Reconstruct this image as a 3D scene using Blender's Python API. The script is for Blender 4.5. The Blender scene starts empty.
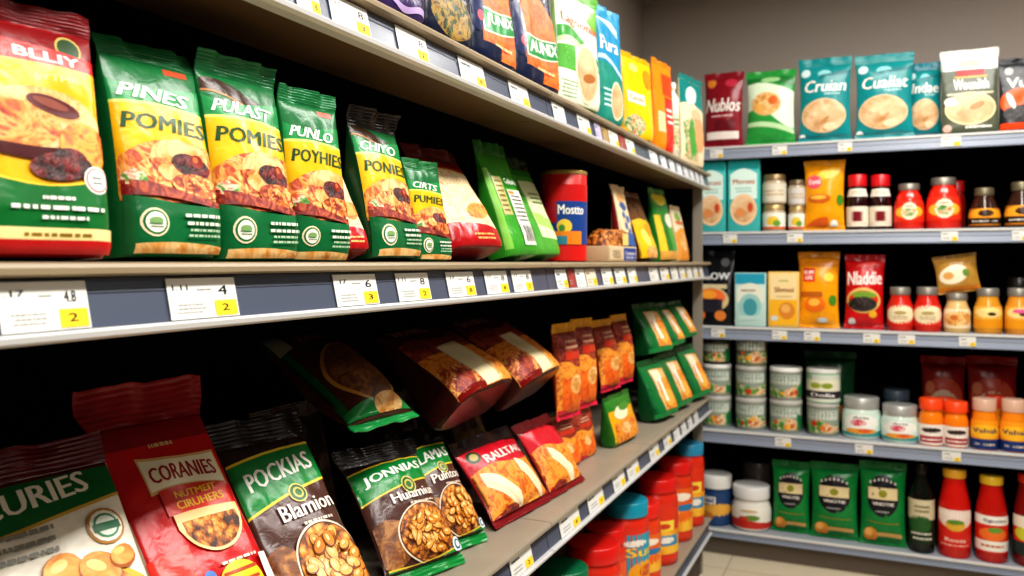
import bpy, math, random
from mathutils import Vector, Matrix, noise
random.seed(7)
SC = bpy.context.scene
COL = SC.collection
R = math.radians
# ------------------------------------------------------------------ camera maths
CH = 1.31                                   # eye height
FPX = 827.0
YAW = math.atan(368 / FPX)
cs, sn = math.cos(YAW), math.sin(YAW)
Z_TOP, Z_MID, Z_LOW, Z_BOT = CH + .37, CH, CH - .56, CH - 1.07      # gondola shelf tops
BZ = [CH + .515, CH + .135, CH - .285, CH - .747, CH - 1.19]        # shelf tops of the unit along the far wall
BY = 3.75                                                           # its front edge
GEND = 3.50                                                         # far end of the gondola


def y_at(px, X):
    u = (px - 512) / FPX
    return X * (cs + u * sn) / (u * cs - sn)


def x_at(px, Y):
    u = (px - 512) / FPX
    return Y * (u * cs - sn) / (cs + u * sn)


def depth(X, Y):
    return -X * sn + Y * cs


# ------------------------------------------------------------------ materials
_m = {}


def lin(h):
    h = h.lstrip('#')
    o = []
    for i in (0, 2, 4):
        c = int(h[i:i + 2], 16) / 255
        o.append(c / 12.92 if c <= .04045 else ((c + .055) / 1.055) ** 2.4)
    return (*o, 1)


def mat(key, col, rough=.4, metal=0., spec=.5, bump=0., bscale=60., var=0., coat=0., trans=0.):
    k = (key, col, rough, metal, bump)
    if k in _m:
        return _m[k]
    m = bpy.data.materials.new(key)
    m.use_nodes = True
    nt = m.node_tree
    b = nt.nodes['Principled BSDF']
    b.inputs['Base Color'].default_value = lin(col)
    b.inputs['Roughness'].default_value = rough
    b.inputs['Metallic'].default_value = metal
    b.inputs['Specular IOR Level'].default_value = spec
    b.inputs['Coat Weight'].default_value = coat
    b.inputs['Coat Roughness'].default_value = .12
    if trans:
        b.inputs['Transmission Weight'].default_value = trans
    if bump or var:
        tc = nt.nodes.new('ShaderNodeTexCoord')
        n = nt.nodes.new('ShaderNodeTexNoise')
        n.inputs['Scale'].default_value = bscale
        n.inputs['Detail'].default_value = 3
        n.inputs['Distortion'].default_value = .6
        nt.links.new(tc.outputs['Object'], n.inputs['Vector'])
        if bump:
            bp = nt.nodes.new('ShaderNodeBump')
            bp.inputs['Strength'].default_value = bump
            bp.inputs['Distance'].default_value = .01
            nt.links.new(n.outputs['Fac'], bp.inputs['Height'])
            nt.links.new(bp.outputs['Normal'], b.inputs['Normal'])
        if var:
            rp = nt.nodes.new('ShaderNodeValToRGB')
            c = lin(col)
            rp.color_ramp.elements[0].position = .3
            rp.color_ramp.elements[1].position = .75
            rp.color_ramp.elements[0].color = (c[0] * (1 - var), c[1] * (1 - var), c[2] * (1 - var), 1)
            rp.color_ramp.elements[1].color = (min(1, c[0] * (1 + var)), min(1, c[1] * (1 + var)), min(1, c[2] * (1 + var)), 1)
            nt.links.new(n.outputs['Fac'], rp.inputs['Fac'])
            nt.links.new(rp.outputs['Color'], b.inputs['Base Color'])
    _m[k] = m
    return m


def film(col, rough=.3):
    return mat('film_' + col, col, min(rough, .24), bump=.10, bscale=45, var=.10, spec=.32)


def ink(col):
    return mat('ink_' + col, col, .3, spec=.3)


def paper(col):
    return mat('paper_' + col, col, .6)


def lac(col, rough=.3):
    return mat('plastic_' + col, col, rough, spec=.5)


def food(key, kind, stops, scale, bump=.6, rough=.5):
    k = ('food', key)
    if k in _m:
        return _m[k]
    m = bpy.data.materials.new('printed_' + key)
    m.use_nodes = True
    nt = m.node_tree
    b = nt.nodes['Principled BSDF']
    b.inputs['Roughness'].default_value = rough
    tc = nt.nodes.new('ShaderNodeTexCoord')
    rp = nt.nodes.new('ShaderNodeValToRGB')
    cr = rp.color_ramp
    while len(cr.elements) < len(stops):
        cr.elements.new(.5)
    for e, (p, c) in zip(cr.elements, stops):
        e.position = p
        e.color = lin(c)
    if kind == 'nuts':
        n0 = nt.nodes.new('ShaderNodeTexNoise')
        n0.inputs['Scale'].default_value = scale * .5
        mx = nt.nodes.new('ShaderNodeMixRGB')
        mx.inputs['Fac'].default_value = .012
        nt.links.new(tc.outputs['Object'], mx.inputs['Color1'])
        nt.links.new(n0.outputs['Color'], mx.inputs['Color2'])
        v = nt.nodes.new('ShaderNodeTexVoronoi')
        v.inputs['Scale'].default_value = scale
        nt.links.new(mx.outputs['Color'], v.inputs['Vector'])
        n1 = nt.nodes.new('ShaderNodeTexNoise')
        n1.inputs['Scale'].default_value = scale * 3
        n1.inputs['Detail'].default_value = 4
        nt.links.new(tc.outputs['Object'], n1.inputs['Vector'])
        ad = nt.nodes.new('ShaderNodeMath')
        ad.operation = 'MULTIPLY_ADD'
        ad.inputs[1].default_value = .3
        nt.links.new(n1.outputs['Fac'], ad.inputs[0])
        nt.links.new(v.outputs['Distance'], ad.inputs[2])
        nt.links.new(ad.outputs[0], rp.inputs['Fac'])
        h = v.outputs['Distance']
        bs = -bump
    else:
        n1 = nt.nodes.new('ShaderNodeTexNoise')
        n1.inputs['Scale'].default_value = scale
        n1.inputs['Detail'].default_value = 5 if kind == 'mix' else 2
        n1.inputs['Roughness'].default_value = .6
        n1.inputs['Distortion'].default_value = 1.8 if kind == 'mix' else .5
        nt.links.new(tc.outputs['Object'], n1.inputs['Vector'])
        nt.links.new(n1.outputs['Fac'], rp.inputs['Fac'])
        h = n1.outputs['Fac']
        bs = bump
    nt.links.new(rp.outputs['Color'], b.inputs['Base Color'])
    bp = nt.nodes.new('ShaderNodeBump')
    bp.inputs['Strength'].default_value = abs(bs) * .5
    bp.inputs['Distance'].default_value = .006
    bp.invert = bs < 0
    nt.links.new(h, bp.inputs['Height'])
    nt.links.new(bp.outputs['Normal'], b.inputs['Normal'])
    _m[k] = m
    return m


NUTS = food('roasted_nuts', 'nuts', [(.2, 'f6c06a'), (.45, 'e59a3a'), (.66, 'b8681c'), (.9, '3a1806')], 62)
NUTS2 = food('small_nuts', 'nuts', [(.2, 'f2b860'), (.45, 'dc9034'), (.66, 'a85a18'), (.9, '3a1806')], 85)
STEW = food('layered_dish', 'mix', [(.28, '7a1c10'), (.4, 'b5401a'), (.5, 'd98a30'), (.58, 'e8b05e'), (.66, 'c85a1e'), (.78, '8a1d14')], 34)
CREAM = food('creamy_dish', 'mix', [(.3, 'b5641f'), (.45, 'dc9c4a'), (.58, 'efca8c'), (.75, 'cc8036')], 26)
STEW2 = food('browned_layers', 'mix', [(.3, '5a140c'), (.43, '9a2c14'), (.52, 'dc7a2c'), (.6, 'f4c878'), (.7, 'b8441c'), (.8, '6a1610')], 60)
RICE = food('rice_grains', 'mix', [(.3, 'b5702c'), (.42, 'e8c080'), (.55, 'f6e8c4'), (.68, 'e2b068'), (.8, 'b0642a')], 75)
NUTTY = food('toasted_shell', 'soft', [(.3, 'c06a1c'), (.5, 'e0943a'), (.7, 'eeb262')], 40)
NOODLE = food('orange_noodles', 'mix', [(.28, '8e2a0c'), (.42, 'd4681a'), (.55, 'f0a53a'), (.7, 'e07c1c'), (.82, '9a2a10')], 46)
BEANS = food('red_beans', 'nuts', [(.0, 'a5322c'), (.4, '7d1c1c'), (.8, '2c0606')], 110)
POTATO = food('pale_loaf', 'soft', [(.3, 'b98a58'), (.5, 'dcb183'), (.7, 'ecd0a6')], 16)
HERB = food('herbs_and_vegetables', 'mix', [(.3, '1f5a26'), (.44, '5d9a3a'), (.52, 'efe3c4'), (.6, 'd9602a'), (.72, 'c42a1e')], 40)
HERBF = food('far_vegetables', 'mix', [(.3, '1f5a26'), (.44, '5d9a3a'), (.52, 'e8dcc0'), (.6, 'd9802a'), (.72, '8a2a1e')], 22)
CITRUS2 = food('golden_print', 'soft', [(.3, 'e07a14'), (.5, 'f0a824'), (.7, 'f4c440')], 14)
CITRUS = food('orange_swirl', 'mix', [(.25, '9a2c06'), (.42, 'e05a0c'), (.56, 'f07c1a'), (.7, 'd2480a')], 22)
MEATY = food('maroon_crumbs', 'mix', [(.3, '4a0e10'), (.5, '8a2420'), (.62, 'c0582c'), (.75, '5a1210')], 60)

# ------------------------------------------------------------------ mesh builder


class MB:
    def __init__(s):
        s.v, s.f, s.mi, s.mats = [], [], [], []

    def slot(s, m):
        if m not in s.mats:
            s.mats.append(m)
        return s.mats.index(m)

    def add(s, vs, fs, m):
        o = len(s.v)
        k = s.slot(m)
        s.v += [tuple(v) for v in vs]
        s.f += [tuple(i + o for i in f) for f in fs]
        s.mi += [k] * len(fs)

    def grid(s, rows, m, closed=False):
        n = len(rows[0])
        vs = [p for r in rows for p in r]
        fs = []
        for j in range(len(rows) - 1):
            for i in range(n if closed else n - 1):
                k = (i + 1) % n
                fs.append((j * n + i, j * n + k, (j + 1) * n + k, (j + 1) * n + i))
        s.add(vs, fs, m)

    def box(s, x0, x1, y0, y1, z0, z1, m, bev=0.):
        if bev:
            b = bev
            prof = []
            for (cx, cy, a0) in ((x1 - b, y1 - b, 0), (x0 + b, y1 - b, 90), (x0 + b, y0 + b, 180), (x1 - b, y0 + b, 270)):
                for k in range(4):
                    a = R(a0 + k * 30)
                    prof.append((cx, cy, math.cos(a), math.sin(a)))
            rows = []
            for z, ins in ((z0, b), (z0 + b * .3, b * .3), (z0 + b, 0), (z1 - b, 0), (z1 - b * .3, b * .3), (z1, b)):
                rows.append([(cx + (b - ins) * dx, cy + (b - ins) * dy, z) for cx, cy, dx, dy in prof])
            s.grid(rows, m, True)
            n = len(prof)
            s.add(rows[0][::-1], [tuple(range(n))], m)
            s.add(rows[-1], [tuple(range(n))], m)
            return
        vs = [(x, y, z) for z in (z0, z1) for y in (y0, y1) for x in (x0, x1)]
        s.add(vs, [(0, 2, 3, 1), (4, 5, 7, 6), (0, 1, 5, 4), (2, 6, 7, 3), (0, 4, 6, 2), (1, 3, 7, 5)], m)

    def lathe(s, prof, m, n=32, cap=True):
        rows = [[(r * math.cos(2 * math.pi * i / n), r * math.sin(2 * math.pi * i / n), z) for i in range(n)] for r, z in prof]
        s.grid(rows, m, True)
        if cap:
            s.add(rows[0][::-1], [tuple(range(n))], m)
            s.add(rows[-1], [tuple(range(n))], m)

    def build(s, name, parent=None, smooth=True, angle=None):
        me = bpy.data.meshes.new(name)
        me.from_pydata(s.v, [], s.f)
        for m in s.mats:
            me.materials.append(m)
        me.polygons.foreach_set('material_index', s.mi)
        me.polygons.foreach_set('use_smooth', [smooth] * len(s.f))
        me.update()
        if smooth and angle:
            me.set_sharp_from_angle(angle=R(angle))
        o = bpy.data.objects.new(name, me)
        COL.objects.link(o)
        if parent:
            o.parent = parent
        return o


def thing(name, label, cat, loc=(0, 0, 0), rot=None, group=None):
    o = bpy.data.objects.new(name, None)
    o.empty_display_size = .03
    COL.objects.link(o)
    o.location = loc
    if rot is not None:
        o.rotation_euler = rot.to_euler() if isinstance(rot, Matrix) else rot
    o['label'] = label
    o['category'] = cat
    if group:
        o['group'] = group
    return o


def struct(o):
    o['kind'] = 'structure'
    return o


# ------------------------------------------------------------------ lettering
_tc = {}


def glyphs(s):
    if s in _tc:
        return _tc[s]
    cu = bpy.data.curves.new('lettering', 'FONT')
    cu.body = s
    cu.resolution_u = 2
    ob = bpy.data.objects.new('lettering', cu)
    COL.objects.link(ob)
    dg = bpy.context.evaluated_depsgraph_get()
    me = bpy.data.meshes.new_from_object(ob.evaluated_get(dg))
    me.calc_loop_triangles()
    v = [(p.co.x, p.co.y) for p in me.vertices]
    t = [tuple(x.vertices) for x in me.loop_triangles]
    bpy.data.objects.remove(ob)
    bpy.data.curves.remove(cu)
    bpy.data.meshes.remove(me)
    x0 = min(p[0] for p in v)
    x1 = max(p[0] for p in v)
    y0 = min(p[1] for p in v)
    y1 = max(p[1] for p in v)
    v = [((p[0] - x0) / (x1 - x0), (p[1] - y0) / (y1 - y0)) for p in v]
    _tc[s] = (v, t)
    return _tc[s]


class Art:
    """prints shapes on a surface: pt(u, v, off)"""

    def __init__(s, mb, pt, w, h, res=26):
        s.mb, s.w, s.h, s.res, s.layer, s.dv = mb, w, h, res, 0, 0.
        s.pt = lambda u, v, off: pt(u, v + s.dv, off)
        s.step = .00035
        s.inc = 1.

    def off(s):
        s.layer += s.inc
        return s.step * s.layer

    def band(s, m, lo, hi, u0=0., u1=1.):
        o = s.off()
        L = lo if callable(lo) else (lambda u: lo)
        H = hi if callable(hi) else (lambda u: hi)
        n = max(3, int(s.res * (u1 - u0)))
        hm = max(H(u0 + (u1 - u0) * i / n) - L(u0 + (u1 - u0) * i / n) for i in range(n + 1))
        k = max(2, int(s.res * hm * s.h / s.w))
        rows = []
        for j in range(k + 1):
            rows.append([])
            for i in range(n + 1):
                u = u0 + (u1 - u0) * i / n
                a, b = L(u), max(H(u), L(u) + 1e-4)
                rows[-1].append(s.pt(u, a + (b - a) * j / k, o))
        s.mb.grid(rows, m)

    def ell(s, m, cu, cv, ru, rv=None, rot=0.):
        rv = ru * s.w / s.h if rv is None else rv
        o = s.off()
        n = max(14, int(s.res * ru * 4))
        k = max(2, int(s.res * ru * 1.5))
        c, q = math.cos(R(rot)), math.sin(R(rot))
        rows = []
        for j in range(k + 1):
            r = max(j / k, .02)
            rows.append([])
            for i in range(n):
                a = 2 * math.pi * i / n
                x, y = ru * r * math.cos(a) * s.w, rv * r * math.sin(a) * s.h
                rows[-1].append(s.pt(cu + (x * c - y * q) / s.w, cv + (x * q + y * c) / s.h, o))
        s.mb.grid(rows, m, True)
        s.mb.add(rows[0], [tuple(range(n))], m)

    def text(s, m, t, u0, u1, v0, v1, arc=0., skew=0., rise=0., bold=.055):
        o = s.off()
        v, tr = glyphs(t)

        def mp(p):
            x, y = p
            u = u0 + (u1 - u0) * x + skew * (y - .5)
            vv = v0 + (v1 - v0) * y + arc * (1 - (2 * x - 1) ** 2) + rise * x
            return (u, vv)
        P = [mp(p) for p in v]
        T = list(tr)
        lim = 1.6 / s.res
        cache = {}
        asp = s.h / s.w

        def mid(a, b):
            k = (min(a, b), max(a, b))
            if k not in cache:
                cache[k] = len(P)
                P.append(((P[a][0] + P[b][0]) / 2, (P[a][1] + P[b][1]) / 2))
            return cache[k]
        out = []
        st = [(q, 0) for q in T]
        while st:
            (a, b, c), d = st.pop()
            e = [(math.hypot(P[a][0] - P[b][0], (P[a][1] - P[b][1]) * asp), a, b, c),
                 (math.hypot(P[b][0] - P[c][0], (P[b][1] - P[c][1]) * asp), b, c, a),
                 (math.hypot(P[c][0] - P[a][0], (P[c][1] - P[a][1]) * asp), c, a, b)]
            e.sort(key=lambda q: -q[0])
            if e[0][0] > lim and d < 6:
                _, p, q, r = e[0]
                k = mid(p, q)
                st += [((p, k, r), d + 1), ((k, q, r), d + 1)]
            else:
                out.append((a, b, c))
        b = bold * (u1 - u0) / max(3, len(t))
        s.mb.add([s.pt(p[0] - b, p[1], o) for p in P], out, m)
        s.mb.add([s.pt(p[0] + b, p[1], o) for p in P], out, m)

    def dash(s, m, u0, u1, v0, v1, rows=2, seed=0, centre=False):
        """small print too fine to read: broken word-length strokes"""
        o = s.off()
        rr = random.Random(seed)
        hh = (v1 - v0) / rows
        for j in range(rows):
            y0 = v1 - (j + .75) * hh
            y1 = y0 + hh * .42
            u = u0 + rr.uniform(0, .12) * (u1 - u0)
            e = u1 - rr.uniform(0, .15) * (u1 - u0)
            while u < e:
                l = min(rr.uniform(.04, .16) * (u1 - u0), e - u)
                n = max(1, int(l * s.res))
                s.mb.grid([[s.pt(u + l * i / n, y, o) for i in range(n + 1)] for y in (y0, y1)], m)
                u += l + .03 * (u1 - u0)

    def badge(s, cu, cv, r, a='e9dfb8', b='1c6a38', c='f4efe0'):
        s.ell(ink(a), cu, cv, r)
        s.ell(ink(b), cu, cv, r * .86)
        s.ell(ink(c), cu, cv, r * .72)
        s.ell(ink('7fa66a'), cu, cv + .1 * r * s.w / s.h, r * .5, r * .26 * s.w / s.h)
        s.dash(ink(b), cu - r * .55, cu + r * .55, cv - r * .4 * s.w / s.h, cv + r * .0 * s.w / s.h, 2, 3)


# ------------------------------------------------------------------ flexible bags
class Bag:
    def __init__(s, kind, w, h, t, seed, seal, wr=1.):
        s.kind, s.w, s.h, s.t, s.seed, s.wr = kind, w, h, t, seed, wr
        s.z1 = h * (1 - seal)
        s.z0 = 0. if kind == 'g' else h * seal * .55
        s.n = 6. if kind == 'g' else 0

    def prof(s, z):
        q = min(1, max(0, (z - s.z0) / (s.z1 - s.z0)))
        if s.kind == 'g':
            b = s.t / 2 * min(1, max(0, (1 - q) / .8)) ** .75 * (1 - .22 * math.exp(-q / .03)) + .0014
            a = s.w / 2 * (1 - .03 * math.sin(math.pi * q) - .02 * math.exp(-q / .03))
        else:
            e = (4 * q * (1 - q))
            b = s.t / 2 * e ** .5 + .0013
            a = s.w / 2 * (1 - .07 * e ** .7)
        return a, b

    def edge(s, x, a):
        k = min(1, abs(x) / a)
        if s.kind == 'g':
            return max(0, 1 - k ** 5) ** .22
        return max(0, 1 - k ** 2.5) ** .75

    def wrinkle(s, x, z, side=0):
        q = (z - s.z0) / (s.z1 - s.z0)
        sd = s.seed * 7.3 + side * 31
        k = 1 / s.w
        n1 = noise.noise(Vector((x * k * 3.2, z * k * 2.6, sd)))
        n2 = noise.noise(Vector((x * k * 7, z * k * 4.5, sd + 9)))
        n3 = abs(noise.noise(Vector((x * k * 4 + z * k * 1.5, z * k * 1.6, sd + 17))))
        fold = math.sin(x * k * 26 + 3 * n1) * math.exp(-max(0, 1 - q) / .12)
        low = math.sin(x * k * 22 + 4 * n2) * math.exp(-max(0, q) / .08) * (.6 if s.kind == 'p' else .25)
        amp = s.w * s.wr
        return amp * (.020 * n1 + .010 * n2 - .022 * max(0, .25 - n3) + .009 * fold + .008 * low)

    def y(s, x, z, side=-1):
        a, b = s.prof(z)
        e = s.edge(x, a)
        return side * (b * e) + s.wrinkle(x, z, side) * (e ** 1.5) * min(1, b / (s.t * .22))

    def pt(s, u, v, off=0.):
        z = min(max(v * s.h, s.z0 + .002), s.z1 - .001)
        a, b = s.prof(z)
        x = (u - .5) * s.w
        x = max(-a * .985, min(a * .985, x))
        return (x, s.y(x, z) - off, z)

    def body(s, mb, m, nx, nz):
        rows = []
        for j in range(nz + 1):
            q = j / nz
            q = q ** 1.15 if s.kind == 'g' else .5 - .5 * math.cos(math.pi * q) * (1 - .0) * 1.0
            z = s.z0 + (s.z1 - s.z0) * min(1, max(0, q))
            a, b = s.prof(z)
            r = []
            xs = [-a * math.cos(math.pi * i / nx) for i in range(nx + 1)]
            for x in xs:
                r.append((x, s.y(x, z, -1), z))
            for x in xs[::-1][1:-1]:
                r.append((x, s.y(x, z, 1), z))
            rows.append(r)
        mb.grid(rows, m, True)
        n = len(rows[0])
        if s.kind == 'g':
            cx = [(p[0] * .5, p[1] * .5, .0) for p in rows[0]]
            mb.grid([cx, rows[0]], m, True)
            mb.add(cx[::-1], [tuple(range(n))], m)
        else:
            mb.add(rows[0][::-1], [tuple(range(n))], m)
        mb.add(rows[-1], [tuple(range(n))], m)

    def fin(s, mb, m, za, zb, nx=30, ridges=8, flare=1.02, bend=0., wave=.0035, th=.0011):
        """crimped flat fin between heights za (at the body) and zb (free edge)"""
        nz = ridges * 4
        fr, bk = [], []
        for j in range(nz + 1):
            q = j / nz
            z = za + (zb - za) * q
            hw = s.w / 2 * (s.prof(za)[0] * 2 / s.w + (flare - s.prof(za)[0] * 2 / s.w) * min(1, q * 2))
            r1, r2 = [], []
            for i in range(nx + 1):
                x = -hw + 2 * hw * i / nx
                wv = wave * q * (math.sin(x / s.w * 11 + s.seed) + .6 * math.sin(x / s.w * 23 + 2 * s.seed)) * (1 if nx > 8 else .5)
                d = .0004 * math.sin(q * ridges * 2 * math.pi + .5 * math.sin(x / s.w * 9)) * (1 if q > .12 else 0) + .0016 * noise.noise(Vector((x / s.w * 6, q * 3, s.seed * 3.1)))
                y = wv + d + bend * q * q
                r1.append((x, y - th, z))
                r2.append((x, y + th, z))
            fr.append(r1)
            bk.append(r2)
        mb.grid(fr, m)
        mb.grid([r[::-1] for r in bk], m)
        mb.grid([fr[-1], bk[-1]], m)
        mb.grid([[r[0] for r in bk], [r[0] for r in fr]], m)
        mb.grid([[r[-1] for r in fr], [r[-1] for r in bk]], m)

    def side(s, mb, m, y0, y1, v0, v1, off=.0012):
        """print on the left gusset"""
        rows = []
        for j in range(9):
            z = s.h * (v0 + (v1 - v0) * j / 8)
            a, b = s.prof(z)
            r = []
            for i in range(5):
                f = y0 + (y1 - y0) * i / 4
                k = (1 - abs(f) ** (1 / .22)) ** .2
                r.append((-a * k - off, f * b, z))
            rows.append(r[::-1])
        mb.grid(rows, m)


def pose_matrix(de, le, ro):
    return Matrix.Rotation(R(90 - de), 3, 'Z') @ Matrix.Rotation(-R(le), 3, 'X') @ Matrix.Rotation(R(ro), 3, 'Y')


def bag(name, label, pose, kind, base, art, group, seal=.1, flare=1.02, sealm=None, seed=1, nx=30, nz=34, res=26, bend=0., ridges=7, botm=None, cat='bag', wr=1., wave=.0035, rest=None):
    X, Y, Z, de, le, ro, w, h, t = pose
    root = thing(name, label, cat, (X, Y, Z), pose_matrix(de, le, ro), group)
    B = Bag(kind, w, h, t, seed, seal, wr)
    mb = MB()
    B.body(mb, base, nx, nz)
    A = Art(mb, B.pt, w, h, res)
    A.bag = B
    art(A)
    mb.build('pouch', root)
    fm = MB()
    B.fin(fm, sealm or base, B.z1 - .002, h, nx, ridges, flare, bend=bend, wave=wave)
    fm.build('top_seal', root)
    if kind == 'p':
        fm = MB()
        B.fin(fm, botm or base, B.z0 + .002, 0, nx, max(2, ridges // 2), wave=wave * .6)
        fm.build('bottom_seal', root)
    if rest is not None:
        M3 = pose_matrix(de, le, ro)
        lo = min((M3 @ v.co).z for c in root.children for v in c.data.vertices)
        root.location.z = rest + .0006 - lo
    return root


# ------------------------------------------------------------------ the room
def simple(name, x0, x1, y0, y1, z0, z1, m, parent=None):
    b = MB()
    b.box(x0, x1, y0, y1, z0, z1, m)
    return b.build(name, parent, smooth=False)


WALL = mat('painted_wall', 'b3a89f', .85, bump=.08, bscale=180, var=.03)
LX = -1.15
fl = bpy.data.materials.new('floor_tile')
fl.use_nodes = True
nt = fl.node_tree
bs = nt.nodes['Principled BSDF']
tc = nt.nodes.new('ShaderNodeTexCoord')
br = nt.nodes.new('ShaderNodeTexBrick')
br.offset = 0
for k, v in (('Scale', 1.), ('Mortar Size', .004), ('Brick Width', .6), ('Row Height', .6)):
    br.inputs[k].default_value = v
br.inputs['Color1'].default_value = lin('d8cbb2')
br.inputs['Color2'].default_value = lin('d3c5ab')
br.inputs['Mortar'].default_value = lin('b5a88e')
nt.links.new(tc.outputs['Object'], br.inputs['Vector'])
nt.links.new(br.outputs['Color'], bs.inputs['Base Color'])
bs.inputs['Roughness'].default_value = .35
struct(simple('floor', -1.3, 3.2, -1.6, 4.5, -.05, 0, fl))
struct(simple('wall_left', LX - .1, LX, -1.6, 4.4, 0, 2.69, WALL))
struct(simple('wall_back', LX, 3.2, 4.3, 4.4, 0, 2.69, WALL))
struct(simple('ceiling', -1.3, 3.2, -1.6, 4.5, 2.69, 2.75, mat('ceiling_board', 'b9b2aa', .9, var=.03)))

# ------------------------------------------------------------------ shelving
BEIGE = mat('beige_enamel', '96866c', .4, var=.04, bscale=8)
DECKM = mat('grey_beige_deck', '978c7c', .42, var=.05, bscale=10)
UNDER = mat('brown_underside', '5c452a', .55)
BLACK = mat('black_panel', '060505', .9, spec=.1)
RAILD = mat('slate_rail', '4b5263', .32)
RAILG = mat('slate_rail_groove', '2a2e39', .4)
SILV = mat('pale_rail_lip', 'c6c6c6', .3)
GREYP = mat('grey_end_panel', '8f877b', .5)


def ext_y(mb, prof, y0, y1, m, closed=True):
    a = [(x, y0, z) for x, z in prof]
    b = [(x, y1, z) for x, z in prof]
    mb.grid([b, a], m, closed)
    if closed:
        n = len(prof)
        mb.add(a, [tuple(range(n))], m)
        mb.add(b[::-1], [tuple(range(n))], m)


def gondola_bay(y0, y1, label, first=False, last=False):
    root = thing('shelving_unit', label, 'shelf', (0, 0, 0), None, 'bays of the shelving on the left')
    g = .0015
    ya, yb = y0 + g, y1 - g
    for z in (Z_TOP, Z_MID, Z_LOW, Z_BOT):
        b = MB()
        back = -1.115
        ext_y(b, [(-.655, z), (-.647, z - .0015), (-.645, z - .005), (-.6455, z - .0105), (-.652, z - .012), (-.665, z - .014), (back, z - .014), (back, z)], ya, yb, BEIGE if z > 1.2 else DECKM)
        sh = b.build('shelf', root, smooth=False)
        if z > Z_BOT + .1:
            b = MB()
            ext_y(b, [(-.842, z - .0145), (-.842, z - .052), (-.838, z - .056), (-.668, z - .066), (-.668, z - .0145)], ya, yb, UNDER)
            ext_y(b, [(back, z - .0145), (back, z - .03), (-.843, z - .03), (-.843, z - .0145)], ya, yb, BLACK)  # rear underside coloured black for the shade behind the front beam
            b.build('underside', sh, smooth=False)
        b = MB()
        ext_y(b, [(-.670, z - .0145), (-.6615, z - .0145), (-.6592, z - .0255), (-.6584, z - .026), (-.6577, z - .0282), (-.6587, z - .0290),
                  (-.6513, z - .0598), (-.670, z - .0598)], ya, yb, RAILD)
        b.build('price_rail', sh, smooth=False)
        b = MB()
        ext_y(b, [(-.667, z - .060), (-.651, z - .060), (-.642, z - .0595), (-.640, z - .062), (-.641, z - .067), (-.648, z - .070), (-.667, z - .070)], ya, yb, SILV)
        b.build('rail_lip', sh, smooth=False)
    simple('back_panel', -1.135, -1.117, ya, yb, .0, 1.76, BLACK, root)
    simple('kick_plate', -.70, -.69, ya, yb, 0, Z_BOT - .071, mat('kick_brown', '4a4038', .6), root)
    for on, ya_ in ((last, y1), (first, y0 - .02)):
        if on:
            simple('end_panel', -1.135, -.722, ya_, ya_ + .02, 0, Z_TOP - .014, BLACK, root)  # black colour stands for shade on the inner part of the end panel
            simple('end_panel_lit_strip', -.7215, -.684, ya_ - (.004 if last else 0), ya_ + .02, 0, Z_TOP - .0145, GREYP, root)  # pale strip paints the lit front of the end panel
    return root


gondola_bay(-.30, 1.66, 'long near bay of dark shelving with slate price rails, nearest the viewer', first=True)
gondola_bay(1.66, 2.49, 'middle bay of the left shelving, holding the red tin on its eye-level shelf')
gondola_bay(2.49, GEND, 'far end bay of the left shelving, with the grey end panel by the corner', last=True)

# the unit along the far wall
BX0, BX1 = -1.05, .82
unit = thing('wall_shelving_unit', 'dark backed shelving along the far wall with pale blue-grey rails', 'shelf', (0, 0, 0))
RAILB = mat('pale_blue_rail', '8b93a3', .35)
BLIP = mat('pale_shelf_lip', 'cfcfcd', .3)
BDECK = mat('blue_grey_deck', '9a9fa8', .4)


def ext_x(mb, prof, x0, x1, m):
    a = [(x0, y, z) for y, z in prof]
    b = [(x1, y, z) for y, z in prof]
    mb.grid([a, b], m, True)
    n = len(prof)
    mb.add(a[::-1], [tuple(range(n))], m)
    mb.add(b, [tuple(range(n))], m)


for i, z in enumerate(BZ):
    b = MB()
    ext_x(b, [(BY, z), (BY, z - .012), (BY + .47, z - .012), (BY + .47, z)], BX0, BX1, BDECK)
    sh = b.build('shelf', unit, smooth=False)
    b = MB()
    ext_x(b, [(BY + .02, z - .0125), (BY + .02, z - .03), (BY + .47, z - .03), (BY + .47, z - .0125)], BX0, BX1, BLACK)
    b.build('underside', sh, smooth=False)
    hh = .052 if i < 4 else .03
    b = MB()
    ext_x(b, [(BY - .001, z), (BY - .009, z - .002), (BY - .009, z - .010), (BY - .001, z - .012)], BX0, BX1, BLIP)
    b.build('shelf_lip', sh, smooth=False)
    b = MB()
    ext_x(b, [(BY + .004, z - .0125), (BY - .003, z - .0125), (BY - .005, z - .030), (BY - .003, z - .032), (BY - .007, z - hh), (BY - .012, z - hh - .002), (BY - .011, z - hh - .007), (BY + .004, z - hh - .007)], BX0, BX1, RAILB)
    b.build('price_rail', sh, smooth=False)
simple('back_panel', BX0, BX1, BY + .475, BY + .49, 0, BZ[0] - .01, mat('black_brown_back', '0b0908', .9, spec=.1), unit)
simple('side_panel', BX0 - .02, BX0 - .001, BY + .02, BY + .49, 0, BZ[0] - .01, BLACK, unit)
simple('side_panel', BX1 + .001, BX1 + .02, BY + .02, BY + .49, 0, BZ[0] - .01, BLACK, unit)
simple('kick_plate', BX0, BX1, BY + .03, BY + .04, 0, BZ[4] - .037, mat('kick_grey_brown', '6b6054', .6), unit)

# ------------------------------------------------------------------ ART
W = ink('f4f2ea')


def w_(a, b, amp, ph=0., k=1.):
    return lambda u: a + (b - a) * u + amp * math.sin(math.pi * (u * k + ph))


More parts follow.
